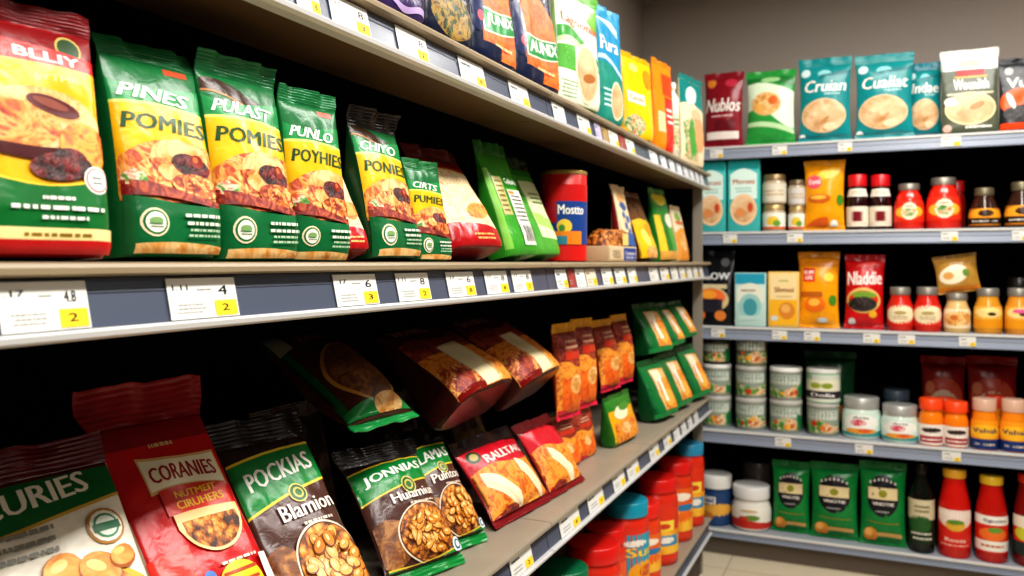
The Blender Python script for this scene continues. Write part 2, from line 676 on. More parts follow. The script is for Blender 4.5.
def pomies(brand, name, tag=True, brown=False, namelines=1):
    def art(A):
        A.band(film('176a38'), .74, .95)
        if brown:
            A.band(film('3a2416'), w_(.78, .76, .03, .3, 1.6), w_(.84, .81, .04, .2, 1.5))
            A.band(ink('b5793a'), w_(.775, .755, .03, .3, 1.6), w_(.785, .765, .03, .3, 1.6))
        if tag:
            A.band(ink('b8461e'), .855, .885, .62, .88)
        A.band(film('1e8a48', .25), w_(.66, .66, .02), w_(.80, .77, -.03, .2, 1.2))
        A.band(ink('d8e070'), w_(.668, .655, .022), w_(.684, .671, .022))
        A.band(film('e9b81c', .25), .26, w_(.670, .657, .022))
        A.text(W, brand, .10, .80, .708, .770, arc=.008, skew=.06, rise=-.012)
        A.text(ink('1d4a1e'), name, .08, .93, .562, .635, arc=.012, skew=.03, rise=-.01)
        A.band(STEW, .24, lambda u: .37 + .16 * max(0, 1 - ((u - .58) / .6) ** 2) ** .5)
        A.ell(CREAM, .58, .45, .30, .085)
        A.ell(STEW2, .30, .36, .26, .075, 15)
        A.ell(CREAM, .52, .37, .20, .045, -10)
        A.ell(BEANS, .68, .415, .20, .055, -12)
        A.ell(ink('8c2a1c'), .75, .44, .065)
        A.ell(ink('c8683a'), .735, .448, .03)
        A.ell(STEW2, .70, .32, .26, .055, -6)
        A.ell(HERB, .11, .33, .09, .05, 30)
        A.band(MEATY, w_(.25, .225, .02, .2), w_(.30, .275, .03, .4))
        A.band(film('15693a', .25), .05, w_(.265, .225, -.012))
        A.band(film('15693a', .25), 0, .05)
        A.band(CREAM, .012, w_(.052, .04, .014), .05, .98)
        A.badge(.20, .145, .125)
        A.dash(ink('e2ead8'), .46, .93, .13, .20, 2, len(brand))
        A.dash(ink('b5d0b0'), .52, .9, .08, .13, 2, len(brand) + 4)
    return art


def bolliy(A):
    A.band(film('7d0f14'), .80, .96)
    A.ell(ink('c9b060'), .80, .84, .10)
    A.ell(ink('27431f'), .80, .84, .085)
    A.band(film('d4201a', .25), w_(.745, .745, .01), w_(.84, .80, .012))
    A.text(W, 'BLLIY', .40, .86, .776, .815, rise=-.014)
    A.band(film('f2b21c', .25), .2, w_(.752, .745, .008))
    A.text(ink('f7e08a'), 'FYTMR', .52, .83, .69, .715)
    A.ell(CREAM, .52, .52, .43, .135)
    A.ell(STEW, .36, .50, .30, .09)
    A.ell(ink('5a1f22'), .62, .585, .19, .036, -14)
    A.ell(ink('8a4a3c'), .60, .593, .13, .018, -14)
    A.band(ink('4a161a'), lambda u: .415 - .05 * max(0, 1 - ((u - .5) / .42) ** 2) ** .5, lambda u: .435 - .02 * (1 - ((u - .5) / .42) ** 2), .09, .90)
    A.ell(NOODLE, .80, .43, .18, .10)
    A.ell(BEANS, .62, .345, .22, .055, 6)
    A.ell(BEANS, .68, .37, .13, .05)
    A.band(ink('f6d23a'), lambda u: .30 - .05 * math.sin(math.pi * u), lambda u: .33 - .06 * math.sin(math.pi * u))
    A.band(film('176a30', .25), .08, lambda u: .305 - .05 * math.sin(math.pi * u) + .01)
    A.ell(W, .86, .30, .105)
    A.ell(ink('c8443a'), .86, .30, .09)
    A.ell(W, .86, .30, .08)
    A.dash(ink('777777'), .81, .91, .28, .32, 2, 5)
    A.dash(W, .42, .72, .205, .235, 1, 2)
    A.dash(W, .22, .9, .165, .20, 1, 4)
    A.dash(W, .4, .8, .13, .16, 1, 6)
    A.band(ink('f0dc9a'), .055, .105)
    A.dash(ink('8a6a20'), .3, .85, .065, .095, 1, 8)
    A.band(film('c8161c', .25), 0, .06)


def rice(A):
    A.band(film('7d1216'), .72, .95)
    A.band(film('a8181e'), w_(.60, .66, .05), .80, 0, 1)
    A.band(ink('d89a3a'), w_(.19, .13, .02), w_(.70, .74, .06))
    A.band(RICE, w_(.21, .15, .02), w_(.685, .725, .06))
    A.ell(ink('f3e3bd'), .42, .52, .26, .07, 20)
    A.ell(NOODLE, .70, .34, .24, .08, 10)
    A.ell(RICE, .42, .52, .22, .05, 20)
    A.band(film('b0181e', .2), 0, w_(.21, .15, .02))
    A.dash(ink('e6c070'), .35, .8, .05, .12, 2, 3)


def greenlab(A):
    A.band(film('3d9a2c', .25), .0, .9)
    A.band(ink('7fc04a'), .05, w_(.75, .6, .05), .0, .12)
    A.band(ink('c9b77a'), .34, .68, .14, .40)
    A.dash(ink('6d6a2c'), .16, .38, .36, .66, 7, 3)
    A.band(film('2a7a24', .25), .60, .70, .47, .92)
    A.text(W, 'Colioris', .50, .90, .625, .675)
    A.band(paper('e9e6d8'), .08, .57, .47, .90)
    A.band(ink('c78c3a'), .53, .56, .5, .7)
    A.dash(ink('5c5c50'), .50, .86, .28, .53, 7, 9)
    for i in range(11):
        A.band(ink('222222'), .11, .25, .55 + i * .028, .55 + i * .028 + (.010 if i % 3 else .018))


def greenwhite(A):
    A.band(film('4ea33a', .25), 0, .8)
    A.band(ink('dfe9b8'), w_(.18, .14, 0), w_(.70, .74, .03), .38, .95)
    A.band(ink('a9cf6a'), w_(.3, .2, .03), w_(.42, .32, .04), .4, .95)
    A.dash(ink('5a7a30'), .5, .9, .5, .64, 3, 6)


def curies(A):
    A.band(film('5c1014'), .86, .96)
    A.dv = .03
    A.band(film('12642f', .25), w_(.70, .76, .0), .855)
    A.band(ink('caa33c'), w_(.69, .75, .0), w_(.70, .76, .0))
    A.text(ink('efe9d6'), 'CURIES', .12, .80, .755, .825, rise=.03)
    A.dv = .09
    A.ell(ink('b07a30'), .80, .60, .125)
    A.ell(ink('f4efdf'), .80, .60, .108)
    A.ell(ink('3a8a5a'), .80, .60, .085)
    A.ell(ink('e9efe0'), .80, .60, .07)
    A.band(ink('1e6a40'), .585, .61, .71, .89)
    A.dash(ink('8a8a80'), .12, .5, .56, .66, 3, 4)
    A.dv = .16
    A.ell(ink('e2ae2a'), .52, .23, .50, .20)
    A.ell(NUTS, .52, .28, .38, .15)
    for (a, b, r, q) in ((.45, .44, .12, 20), (.66, .41, .13, -30), (.82, .43, .08, 10), (.32, .36, .13, 5), (.6, .3, .12, 40), (.85, .3, .11, 0)):
        A.ell(ink('a5561a'), a, b - .006, r * 1.06, r * .44, q)
        A.ell(NUTTY, a, b, r, r * .38, q)
        A.ell(ink('f2c070'), a - .02, b + .012, r * .5, r * .13, q)


def coranies(A):
    A.band(film('8e1418'), .80, .95)
    A.dv = .035
    A.dash(ink('d9b27a'), .36, .66, .745, .775, 1, 2)
    A.band(ink('e0b070'), w_(.575, .57, .035, 0), w_(.745, .705, -.012, 0), .235, .925)
    A.band(ink('f1e6c8'), w_(.585, .58, .035, 0), w_(.735, .697, -.012, 0), .25, .91)
    A.text(ink('9a1a16'), 'CORANIES', .29, .87, .632, .685, rise=-.012, arc=.008)
    A.dv = .045
    A.band(film('d5301c', .25), w_(.50, .50, .015), w_(.572, .568, .032), .30, .9)
    A.text(ink('f6c02a'), 'NUTMEIT', .42, .80, .563, .585)
    A.text(ink('f6c02a'), 'CIRUHERS', .40, .83, .527, .553)
    A.band(ink('e9c78a'), lambda u: .50 - .13 * max(0, 1 - ((u - .62) / .30) ** 2) ** .5, w_(.50, .50, .015), .33, .91)
    A.band(NUTS2, lambda u: .49 - .11 * max(0, 1 - ((u - .62) / .27) ** 2) ** .5, w_(.48, .48, .005), .37, .87)
    A.dv = .05
    A.band(film('e2382c', .25), -.05, w_(.40, .36, .03), .0, .34)
    A.dash(ink('f0d8c0'), .5, .9, .315, .335, 1, 5)
    A.ell(ink('4a7ac0'), .40, .30, .05)
    A.ell(ink('f0b428'), .40, .24, .045)
    A.ell(ink('f6c528'), .64, .245, .2)
    for k in range(4):
        A.band(ink('b5431c'), .19 + k * .032, .199 + k * .032, .50, .80)
    A.band(paper('f0e8dc'), .16, .32, .86, .97)
    B = A.bag
    B.side(A.mb, paper('c8b49a'), -.7, .55, .34, .58)
    for k in range(9):
        B.side(A.mb, ink('3a2a22'), -.6, .45, .36 + k * .023, .369 + k * .023, .002)


def pockias(brand, sub, bottom='g', pic=.60):
    def art(A):
        A.band(film('2c1c18'), .80, .95)
        A.band(ink('e6c83a'), w_(.555, .655, .012), w_(.80, .845, .012))
        A.band(film('128038', .25), w_(.567, .667, .012), w_(.788, .833, .012))
        A.text(W, brand, .12, .90, .662, .745, rise=.055, arc=.006)
        A.ell(ink('d9c46a'), .58, .617, .095)
        A.ell(ink('1d5a2c'), .58, .617, .08)
        A.ell(ink('c9b85a'), .58, .617, .055)
        A.ell(ink('2a6a34'), .58, .617, .035)
        A.text(ink('f0e6da'), sub, .30, .93, .505, .575, rise=.02)
        A.dash(ink('d8c8b8'), .47, .85, .465, .495, 1, 3)
        A.ell(food('brown_bread', 'mix', [(.3, '4a240e'), (.5, '8a5022'), (.62, 'b9803e'), (.8, '6a3a18')], 30), .14, .26, .22, .16, 0)
        A.ell(ink('e8d8c0'), pic, .27, .385, .205)
        A.ell(ink('5a2a10'), pic, .27, .37, .196)
        A.ell(NUTS if brand[0] == 'P' else NUTS2, pic, .27, .36, .190)
        A.inc = .10
        rr = random.Random(len(brand) * 3 + ord(brand[0]))
        for k in range(46):
            a, q = rr.uniform(0, 6.28), rr.uniform(.0, .88) ** .6
            u, v = pic + .30 * q * math.cos(a), .27 + .155 * q * math.sin(a)
            r = rr.uniform(.06, .088)
            t = rr.uniform(0, 180)
            A.ell(ink('7a3d10'), u, v - .003, r * 1.12, r * .38, t)
            A.ell(ink(rr.choice(('dc9440', 'd08430', 'e4a452', 'c87a2c', 'eeb060'))), u, v, r, r * .31, t)
            A.ell(ink('f7d090'), u - .008, v + .005, r * .45, r * .10, t)
        A.inc = 1.
        if bottom == 'g':
            A.band(film('128038', .25), 0, w_(.10, .12, -.03))
            A.band(ink('e6c83a'), w_(.098, .118, -.03), w_(.108, .128, -.03))
        A.ell(ink('dfe8ee'), .92, .13, .075)
        A.ell(ink('31546e'), .92, .13, .05)
        A.ell(ink('dfe8ee'), .92, .13, .032)
    return art


def ralltaas(text=None, double=True):
    def art(A):
        A.band(film('2a1414', .2), .80, .97)
        A.band(film('c2182a', .25), w_(.52, .50, .02), w_(.84, .80, .02))
        if text:
            A.ell(ink('203c24'), .16, .76, .08, .075)
            A.ell(ink('b5a060'), .16, .76, .05, .045)
            A.text(ink('f2e6dc'), text, .25, .86, .64, .74, rise=-.01)
        A.band(NOODLE, .02, w_(.56, .60, .05, .1, 2))
        st = ((.10, .34), (.55, .30)) if double else ((.26, .42),)
        for (u0, du) in st:
            A.band(ink('f0e2bc'), lambda u, u0=u0, du=du: .50 - .44 * ((u - u0) / du) ** 1.0 - .08, lambda u, u0=u0, du=du: .52 - .34 * ((u - u0) / du) ** 1.6 + .05, u0, u0 + du)
            A.band(ink('d8c08c'), lambda u, u0=u0, du=du: .48 - .42 * ((u - u0) / du) ** 1.1, lambda u, u0=u0, du=du: .487 - .42 * ((u - u0) / du) ** 1.1, u0 + .03, u0 + du)
        A.band(film('a0161e', .2), 0, w_(.06, .10, .05, .2, 2))
        A.ell(MEATY, .25, .08, .14, .07)
    return art


def pile(A):
    A.band(film('6a1a14'), .70, .95)
    A.text(ink('d8a090'), 'WHIRL', .12, .66, .80, .90)
    A.band(NOODLE, .02, w_(.66, .72, .04, .2, 2))
    A.band(MEATY, .48, w_(.66, .74, .04, .2, 2))
    A.band(ink('efe0b6'), w_(.02, .03, 0), w_(.52, .56, .03), .36, .66)
    A.band(CREAM, .02, .25, .62, .68)
    A.band(STEW2, .02, w_(.30, .22, .04), .0, .36)
    A.ell(MEATY, .16, .14, .15, .09, 30)
    A.band(film('7a1410', .2), 0, w_(.05, .04, .02, .1, 2), 0, .36)


def pilegreen(A):
    A.band(film('14602f', .25), 0, .95, .0, .09)
    A.band(film('14602f', .25), 0, .95, .92, 1.)
    A.band(film('5a1c18'), .62, .9, .12, .9)
    A.text(ink('b06a50'), 'RALLY', .25, .62, .70, .78)
    A.band(paper('a8a08c'), .70, .93, .04, .15)
    A.ell(ink('c08a3c'), .52, .36, .40, .25)
    A.ell(food('dark_spiral', 'mix', [(.3, '3a1c0a'), (.5, '6e3c16'), (.65, '8f5a26'), (.8, '4a240c')], 50), .52, .36, .37, .23)
    A.band(film('1a8a44', .22), 0, w_(.12, .10, .03))
    A.ell(CREAM, .6, .10, .22, .06)


def tall(A):
    A.band(MEATY, .52, .95)
    A.band(NOODLE, .0, w_(.55, .60, .05, .2, 2))
    A.band(CITRUS, .08, w_(.38, .46, .05, .4, 2), .12, .9)
    A.ell(CREAM, .5, .36, .22, .10)
    A.band(ink('c23a24'), .62, .70, .2, .8)
    A.dash(ink('e0b090'), .2, .8, .72, .84, 2, 2)
    A.band(film('c8203a', .25), 0, w_(.08, .06, .03, .3, 2))


def greenstripe(A):
    A.band(film('19733a', .25), 0, .95)
    A.band(CREAM, w_(.10, .08, .02), w_(.80, .78, .03), .30, .88)
    A.band(ink('e9dfc2'), .45, w_(.78, .76, .03), .34, .66)
    A.band(NOODLE, w_(.12, .08, .02), w_(.50, .62, .06), .40, .86)
    A.ell(ink('e8b04a'), .6, .3, .2, .16)
    A.band(ink('f4f0e2'), w_(.3, .2, .0), w_(.7, .6, .0), .46, .58)
    A.band(film('1d8a46', .25), 0, .09)


def yellowgreen(A):
    A.band(film('e8a81c', .25), .02, .9, .05, 1)
    A.band(film('2f7d2c', .25), .70, .95)
    A.ell(ink('e8e4c0'), .45, .62, .25, .14)
    A.ell(ink('4a8a34'), .6, .72, .2, .08)
    A.band(NOODLE, .04, w_(.40, .46, .04), .12, .95)
    A.ell(CREAM, .5, .3, .22, .12)


def junix(text):
    def art(A):
        A.band(film('1c2440', .28), 0, .95)
        A.band(ink('c79a3c'), w_(.86, .90, .03, 0, 2), w_(.89, .93, .03, 0, 2))
        A.band(CITRUS, lambda u: .03, lambda u: .50 + .26 * math.sin(math.pi * min(1, max(0, (u - .1) / .85))) ** .6, .14, .98)
        A.ell(food('orange_fur', 'mix', [(.3, '8a2404'), (.5, 'e2600e'), (.72, 'f48a24')], 60), .58, .50, .25, .18)
        A.band(ink('f2ead0'), w_(.20, .28, -.03), w_(.385, .44, -.03), .16, .99)
        A.band(ink('1f8a44'), w_(.215, .29, -.03), w_(.37, .43, -.03), .18, .99)
        A.text(W, text, .22, .88, .235, .335, rise=.055)
        A.ell(film('26305a'), .08, .4, .1, .22)
        A.ell(ink('d84a5a'), .12, .30, .05, .04)
        A.dash(ink('f2d8a0'), .35, .8, .10, .15, 1, 3)
        A.band(film('1c2440', .28), 0, w_(.12, .04, .03), 0, .5)
    return art


def lagooniin(A):
    A.band(ink('eef2e4'), .36, .9)
    A.band(film('7cc04e', .25), w_(.80, .72, .08, .3), .96, .3, 1)
    A.text(ink('d2581e'), 'Lagooniin', .10, .96, .66, .76, rise=-.03)
    A.band(film('3f9a3c', .25), w_(.50, .46, .08, .1, 1.4), w_(.60, .50, .08, .1, 1.4))
    A.band(ink('bfe0a0'), w_(.46, .42, .08, .1, 1.4), w_(.50, .46, .08, .1, 1.4))
    A.band(film('e9efda', .3), 0, w_(.46, .40, .08, .1, 1.4))
    A.band(film('5fae4a', .25), .28, w_(.47, .42, .05), .0, .35)
    A.dash(ink('8aa87a'), .05, .40, .04, .2, 5, 3)
    A.ell(ink('f0e0c0'), .60, .29, .25, .26)
    A.ell(POTATO, .60, .29, .22, .23)
    A.ell(ink('a86a34'), .62, .25, .14, .04, 10)


def bluebag(A):
    A.band(film('2a94c2', .25), .5, .95)
    A.band(ink('d6edf4'), w_(.86, .74, .04, .2), w_(.93, .82, .05, .2), .0, .8)
    A.text(W, 'Pura', .08, .78, .62, .74, rise=.0)
    A.band(ink('bfe2ef'), w_(.50, .40, .06, .2), w_(.54, .44, .06, .2))
    A.band(film('2a8f7e', .25), 0, w_(.48, .38, .06, .2))
    A.ell(ink('e9dcc0'), .62, .2, .26, .17)
    A.ell(POTATO, .62, .2, .23, .15)
    A.dash(ink('d6edf4'), .08, .4, .12, .3, 4, 3)


def yellowbag(A):
    A.band(film('f6c40e', .25), 0, .95)
    A.ell(ink('fbe27a'), .35, .84, .16, .05)
    A.band(ink('f7f0d8'), .40, .53, .08, .62)
    A.text(ink('d86a1c'), 'Carolu', .12, .58, .435, .50)
    A.ell(HERB, .3, .14, .3, .12)
    A.ell(ink('e8901c'), .8, .75, .15, .12)


def orangebag(A):
    A.band(film('f08a18', .25), 0, .95)
    A.band(film('d8281c', .25), .0, .6, .45, .9)
    A.band(ink('e8c89a'), .2, .42, .1, .42)
    A.band(film('ef4a1c', .25), .62, .86, .4, .95)
    A.dash(W, .5, .85, .3, .5, 3, 1)


def tealbag(text, pic=POTATO, low=False):
    def art(A):
        A.band(film('12878a', .25), 0, .95)
        A.ell(ink('8fcfd0'), .5, .80, .13, .045)
        A.ell(ink('cfeaea'), .14, .82, .09, .05)
        A.band(ink('0c6a72'), w_(.72, .80, .0), w_(.75, .83, .0), .4, 1)
        A.text(W, text, .13, .90, .58, .72, skew=.04)
        A.dash(ink('bfe4e4'), .45, .85, .535, .57, 1, 2)
        A.ell(ink('e0c49c'), .48, .30, .42, .20)
        A.ell(pic, .48, .30, .40, .185)
        A.ell(ink('b8834c'), .50, .24, .12, .02, 40)
        A.ell(ink('ead2ac'), .62, .17, .14, .045)
        A.band(ink('0c6a72'), .0, .07)
        A.ell(W, .08, .06, .06)
    return art


def maroonbag(A):
    A.band(film('8a1626', .25), 0, .95)
    A.ell(ink('e08a3a'), .2, .86, .12, .07)
    A.ell(ink('c0344a'), .7, .85, .16, .06)
    A.text(W, 'Nublos', .08, .93, .46, .64, skew=.05)
    A.dash(ink('e8c8c8'), .2, .8, .38, .43, 1, 3)
    A.band(ink('f0e4dc'), .10, .20, .08, .9)
    A.band(ink('6a0e1c'), .22, .35, .3, .8)


def greenfood(A):
    A.band(film('2f9a44', .25), 0, .95)
    A.band(ink('dff0d4'), w_(.40, .30, .1, .1, 1.5), w_(.82, .70, .06, .1), 0, 1)
    A.ell(CREAM, .42, .54, .30, .16)
    A.ell(ink('d86a2c'), .56, .58, .10, .06)
    A.ell(ink('e6b060'), .30, .48, .12, .06)
    A.band(ink('bfe2b0'), w_(.24, .12, .04), w_(.30, .18, .05))
    A.band(film('237a36', .25), w_(.82, .76, .05), .95)
    A.ell(ink('9fd090'), .5, .87, .2, .04)


def wonnth(A):
    A.band(film('e8e8e0', .3), .72, .95)
    A.ell(ink('b5b5aa'), .5, .82, .2, .05)
    A.band(film('545a48', .3), 0, .75)
    A.band(ink('c8242a'), .67, .755, .28, .76)
    A.band(ink('d8b040'), .655, .675, .24, .80)
    A.text(W, 'Wouniith', .22, .82, .51, .64)
    A.band(ink('d8cfae'), .45, .47, .1, .9)
    A.ell(ink('ecd6a4'), .5, .28, .44, .20)
    A.ell(POTATO, .5, .28, .41, .18)
    A.ell(ink('d0702c'), .62, .31, .14, .04, 25)
    A.ell(W, .16, .37, .11, .05)
    A.ell(ink('d8b0a0'), .1, .05, .08)
    A.dash(W, .4, .9, .03, .09, 1, 3)


def valli(A):
    A.band(film('24262c', .3), 0, .95)
    A.ell(ink('b5b5b5'), .2, .82, .09)
    A.text(W, 'Vullia', .15, .95, .58, .72)
    A.ell(ink('ef5a1e'), .48, .38, .48, .20)
    A.ell(ink('f0862c'), .7, .40, .2, .1)
    A.ell(food('charcoal_bits', 'nuts', [(.0, '55504c'), (.5, '2a2624'), (.8, '0c0a0a')], 60), .5, .22, .44, .12)
    A.band(ink('e8481c'), 0, .09)
    A.ell(ink('e8e0d8'), .22, .4, .06, .12, 20)


def darkbowl(A):
    A.band(film('1a1c20', .3), 0, .95)
    A.ell(ink('6a6a70'), .8, .84, .1, .06, 40)
    A.text(ink('d8d8d8'), 'CLOW', .2, .9, .60, .70)
    A.band(ink('cdbf9a'), .48, .54, .15, .85)
    A.ell(ink('c8b080'), .5, .33, .40, .17)
    A.ell(ink('e0682a'), .5, .36, .32, .12)
    A.ell(ink('f0a03a'), .46, .40, .18, .06)
    A.band(ink('2c2a34'), lambda u: .16 + .0 * u, lambda u: .34 - .0 * u, .24, .76)
    A.ell(ink('c86a34'), .25, .12, .14, .07)
    A.ell(ink('d8803a'), .72, .12, .13, .07)


def goldbag(A):
    A.band(film('f0a012', .25), 0, .95)
    A.band(film('d2801a', .25), .80, .95)
    A.band(ink('d8341c'), .60, .78, .13, .42)
    A.text(W, 'EUM', .16, .38, .70, .75)
    A.text(W, 'GEE', .18, .37, .63, .68)
    A.band(ink('b5641c'), .40, .47, .08, .6)
    A.ell(ink('e8741c'), .42, .30, .26, .10)
    A.ell(ink('f4b84a'), .40, .33, .14, .05)
    A.ell(ink('4a8a2a'), .84, .36, .09, .07)
    A.ell(ink('cfd6d0'), .6, .10, .13, .035)
    A.ell(ink('ffd04a'), .75, .66, .12, .06, 40)


def goldbag2(A):
    A.band(film('f0a012', .25), 0, .95)
    A.ell(ink('f7c84a'), .6, .80, .3, .07, 20)
    A.ell(ink('ee5a6a'), .26, .68, .19, .10)
    A.text(W, 'Eoml', .13, .40, .65, .72)
    A.ell(ink('c8641c'), .38, .44, .28, .07)
    A.ell(ink('f4b84a'), .36, .46, .20, .03)
    A.ell(ink('4a8a2a'), .88, .42, .08, .08)
    A.band(ink('d8601c'), .02, lambda u: .04 + .14 * math.sin(math.pi * u) ** 1, .06, .6)
    A.ell(W, .74, .08, .09, .06)


def redbowl(A):
    A.band(film('c8141a', .25), 0, .95)
    A.ell(ink('ef5a50'), .55, .86, .25, .03, 10)
    A.text(W, 'Nladdie', .08, .92, .58, .76, rise=.02)
    A.ell(ink('e0c070'), .48, .38, .42, .17)
    A.ell(ink('d2381c'), .48, .39, .37, .12)
    A.ell(ink('7aa23a'), .5, .45, .3, .05)
    A.ell(food('dark_beans', 'nuts', [(.0, '6a5a50'), (.5, '3a2c28'), (.8, '140c0a')], 70), .46, .33, .36, .10)
    A.ell(ink('e8b02a'), .72, .20, .10, .05)
    A.ell(ink('d6d0cc'), .2, .09, .09, .05)


def smallgold(A):
    A.band(film('b98a3c', .25), 0, .95)
    A.ell(ink('efe2c4'), .42, .48, .34, .24, 15)
    A.ell(ink('d8a05a'), .30, .46, .12, .1)
    A.ell(ink('6a8a3a'), .7, .5, .08, .1)
    A.band(film('c8781c', .25), .02, .16)


def redback(A):
    A.band(film('8e1714', .3), 0, .95)
    A.ell(ink('b54a34'), .5, .5, .42, .24)
    A.ell(ink('cdb59a'), .5, .36, .34, .22)
    A.ell(HERBF, .5, .2, .24, .08)
    A.dash(ink('7a2a20'), .3, .7, .34, .46, 2, 3)
    A.ell(ink('c87a5a'), .2, .6, .1, .08)


def greencrest(A):
    A.band(film('14803c', .25), 0, .95)
    A.ell(ink('1c1a22'), .5, .60, .34, .25)
    A.band(ink('d9c79a'), .56, .70, .19, .81)
    A.ell(ink('8a8a2a'), .5, .63, .09, .045)
    for k in range(7):
        u = .24 + k * .087
        A.ell(ink('d8d0c8'), u, .745 + .05 * math.sin(math.pi * (k + .5) / 7), .022, .018)
    A.text(ink('e8e0d8'), 'VNOTIE', .28, .74, .49, .53)
    A.dash(ink('a8a8a8'), .3, .7, .40, .44, 1, 2)
    A.band(ink('9a8a2a'), w_(.305, .29, -.02), w_(.315, .30, -.02), .2, .85)
    A.band(ink('c8a060'), w_(.08, .10, .03), w_(.13, .15, .03), .1, .9)
    A.ell(ink('d08a34'), .24, .13, .15, .09)
    A.ell(ink('e8b060'), .2, .16, .08, .05)


def greendark(A):
    A.band(film('12502a', .3), 0, .95)
    A.dash(ink('9aa08a'), .3, .75, .45, .62, 2, 3)
    A.band(ink('c8842a'), .1, .3, .6, .95)


def cream_blue(A):
    A.band(ink('e8d6ae'), 0, .95)
    A.ell(ink('3a5aa0'), .5, .72, .28, .06)
    A.ell(CREAM, .5, .84, .3, .07)
    for a, b in ((.35, .6), (.65, .55), (.4, .46), (.6, .38), (.35, .32)):
        A.ell(ink('4a68a8'), a, b, .12, .05)
    A.band(film('2c4a94', .3), 0, .24, .3, .95)
    B = A.bag
    B.side(A.mb, film('7c1a22'), -.85, .95, .28, .86)


def brownyellow(A):
    A.band(film('6a3e16'), .52, .95)
    A.band(film('f0be1e', .25), 0, w_(.55, .5, .06))
    A.ell(ink('f7dc6a'), .4, .3, .2, .14, 40)
    A.ell(CREAM, .55, .08, .35, .09)
    A.ell(ink('e09a1c'), .7, .42, .16, .1)


def greenyellow(A):
    A.band(film('2f8a34', .25), .5, .95)
    A.ell(ink('f2e02a'), .5, .86, .4, .10)
    A.band(film('e8c83a', .25), 0, .62, .0, .3)
    A.band(film('1f7a30', .25), .1, .55, .3, .55)
    A.ell(ink('e9e4d0'), .75, .55, .22, .10)
    A.band(film('4aa03c', .25), .1, .45, .55, 1)
    A.band(ink('d8a04a'), 0, .12)


def creamorange(A):
    A.band(ink('e8d8b4'), .4, .95)
    A.ell(ink('8ab04a'), .5, .8, .3, .08)
    A.band(film('e89a3c', .25), 0, w_(.5, .58, .05))
    A.ell(CREAM, .5, .35, .3, .16)
    A.band(ink('d8602c'), .66, .72, .2, .8)


def florapouch(A):
    A.band(film('12807c', .25), .62, .95)
    A.ell(ink('cfeae4'), .45, .78, .25, .10, 20)
    A.band(ink('e6d6b4'), 0, w_(.62, .66, .06, .2))
    A.band(HERB, .05, w_(.40, .56, .06, .2), .08, .6)
    A.ell(ink('4a9a3c'), .4, .3, .14, .22)
    A.ell(ink('dca070'), .7, .35, .2, .2)
    A.ell(ink('e8b890'), .6, .58, .2, .06)


def purplepouch(A):
    A.band(film('3a2a5a', .28), 0, .95)
    A.band(ink('d8d0e4'), w_(.10, .20, .03, 0, 2), w_(.16, .30, .03, 0, 2))
    A.text(W, 'VANAL', .1, .9, .24, .38, rise=.04)
    A.band(ink('b8a0d0'), w_(.05, .02, .02, 0, 3), w_(.08, .06, .02, 0, 3))


def navypouch(A):
    A.band(film('20243a', .28), 0, .95)
    A.ell(food('dark_herbs', 'mix', [(.3, '14181c'), (.45, '3a4a2c'), (.55, 'b08a34'), (.7, '2a1c3a')], 40), .5, .16, .44, .15)
    A.text(ink('c8b8e0'), 'ANADI', .14, .94, .34, .44, rise=.05)
    A.band(ink('b8903a'), w_(.30, .36, .02, 0, 2), w_(.31, .37, .02, 0, 2))


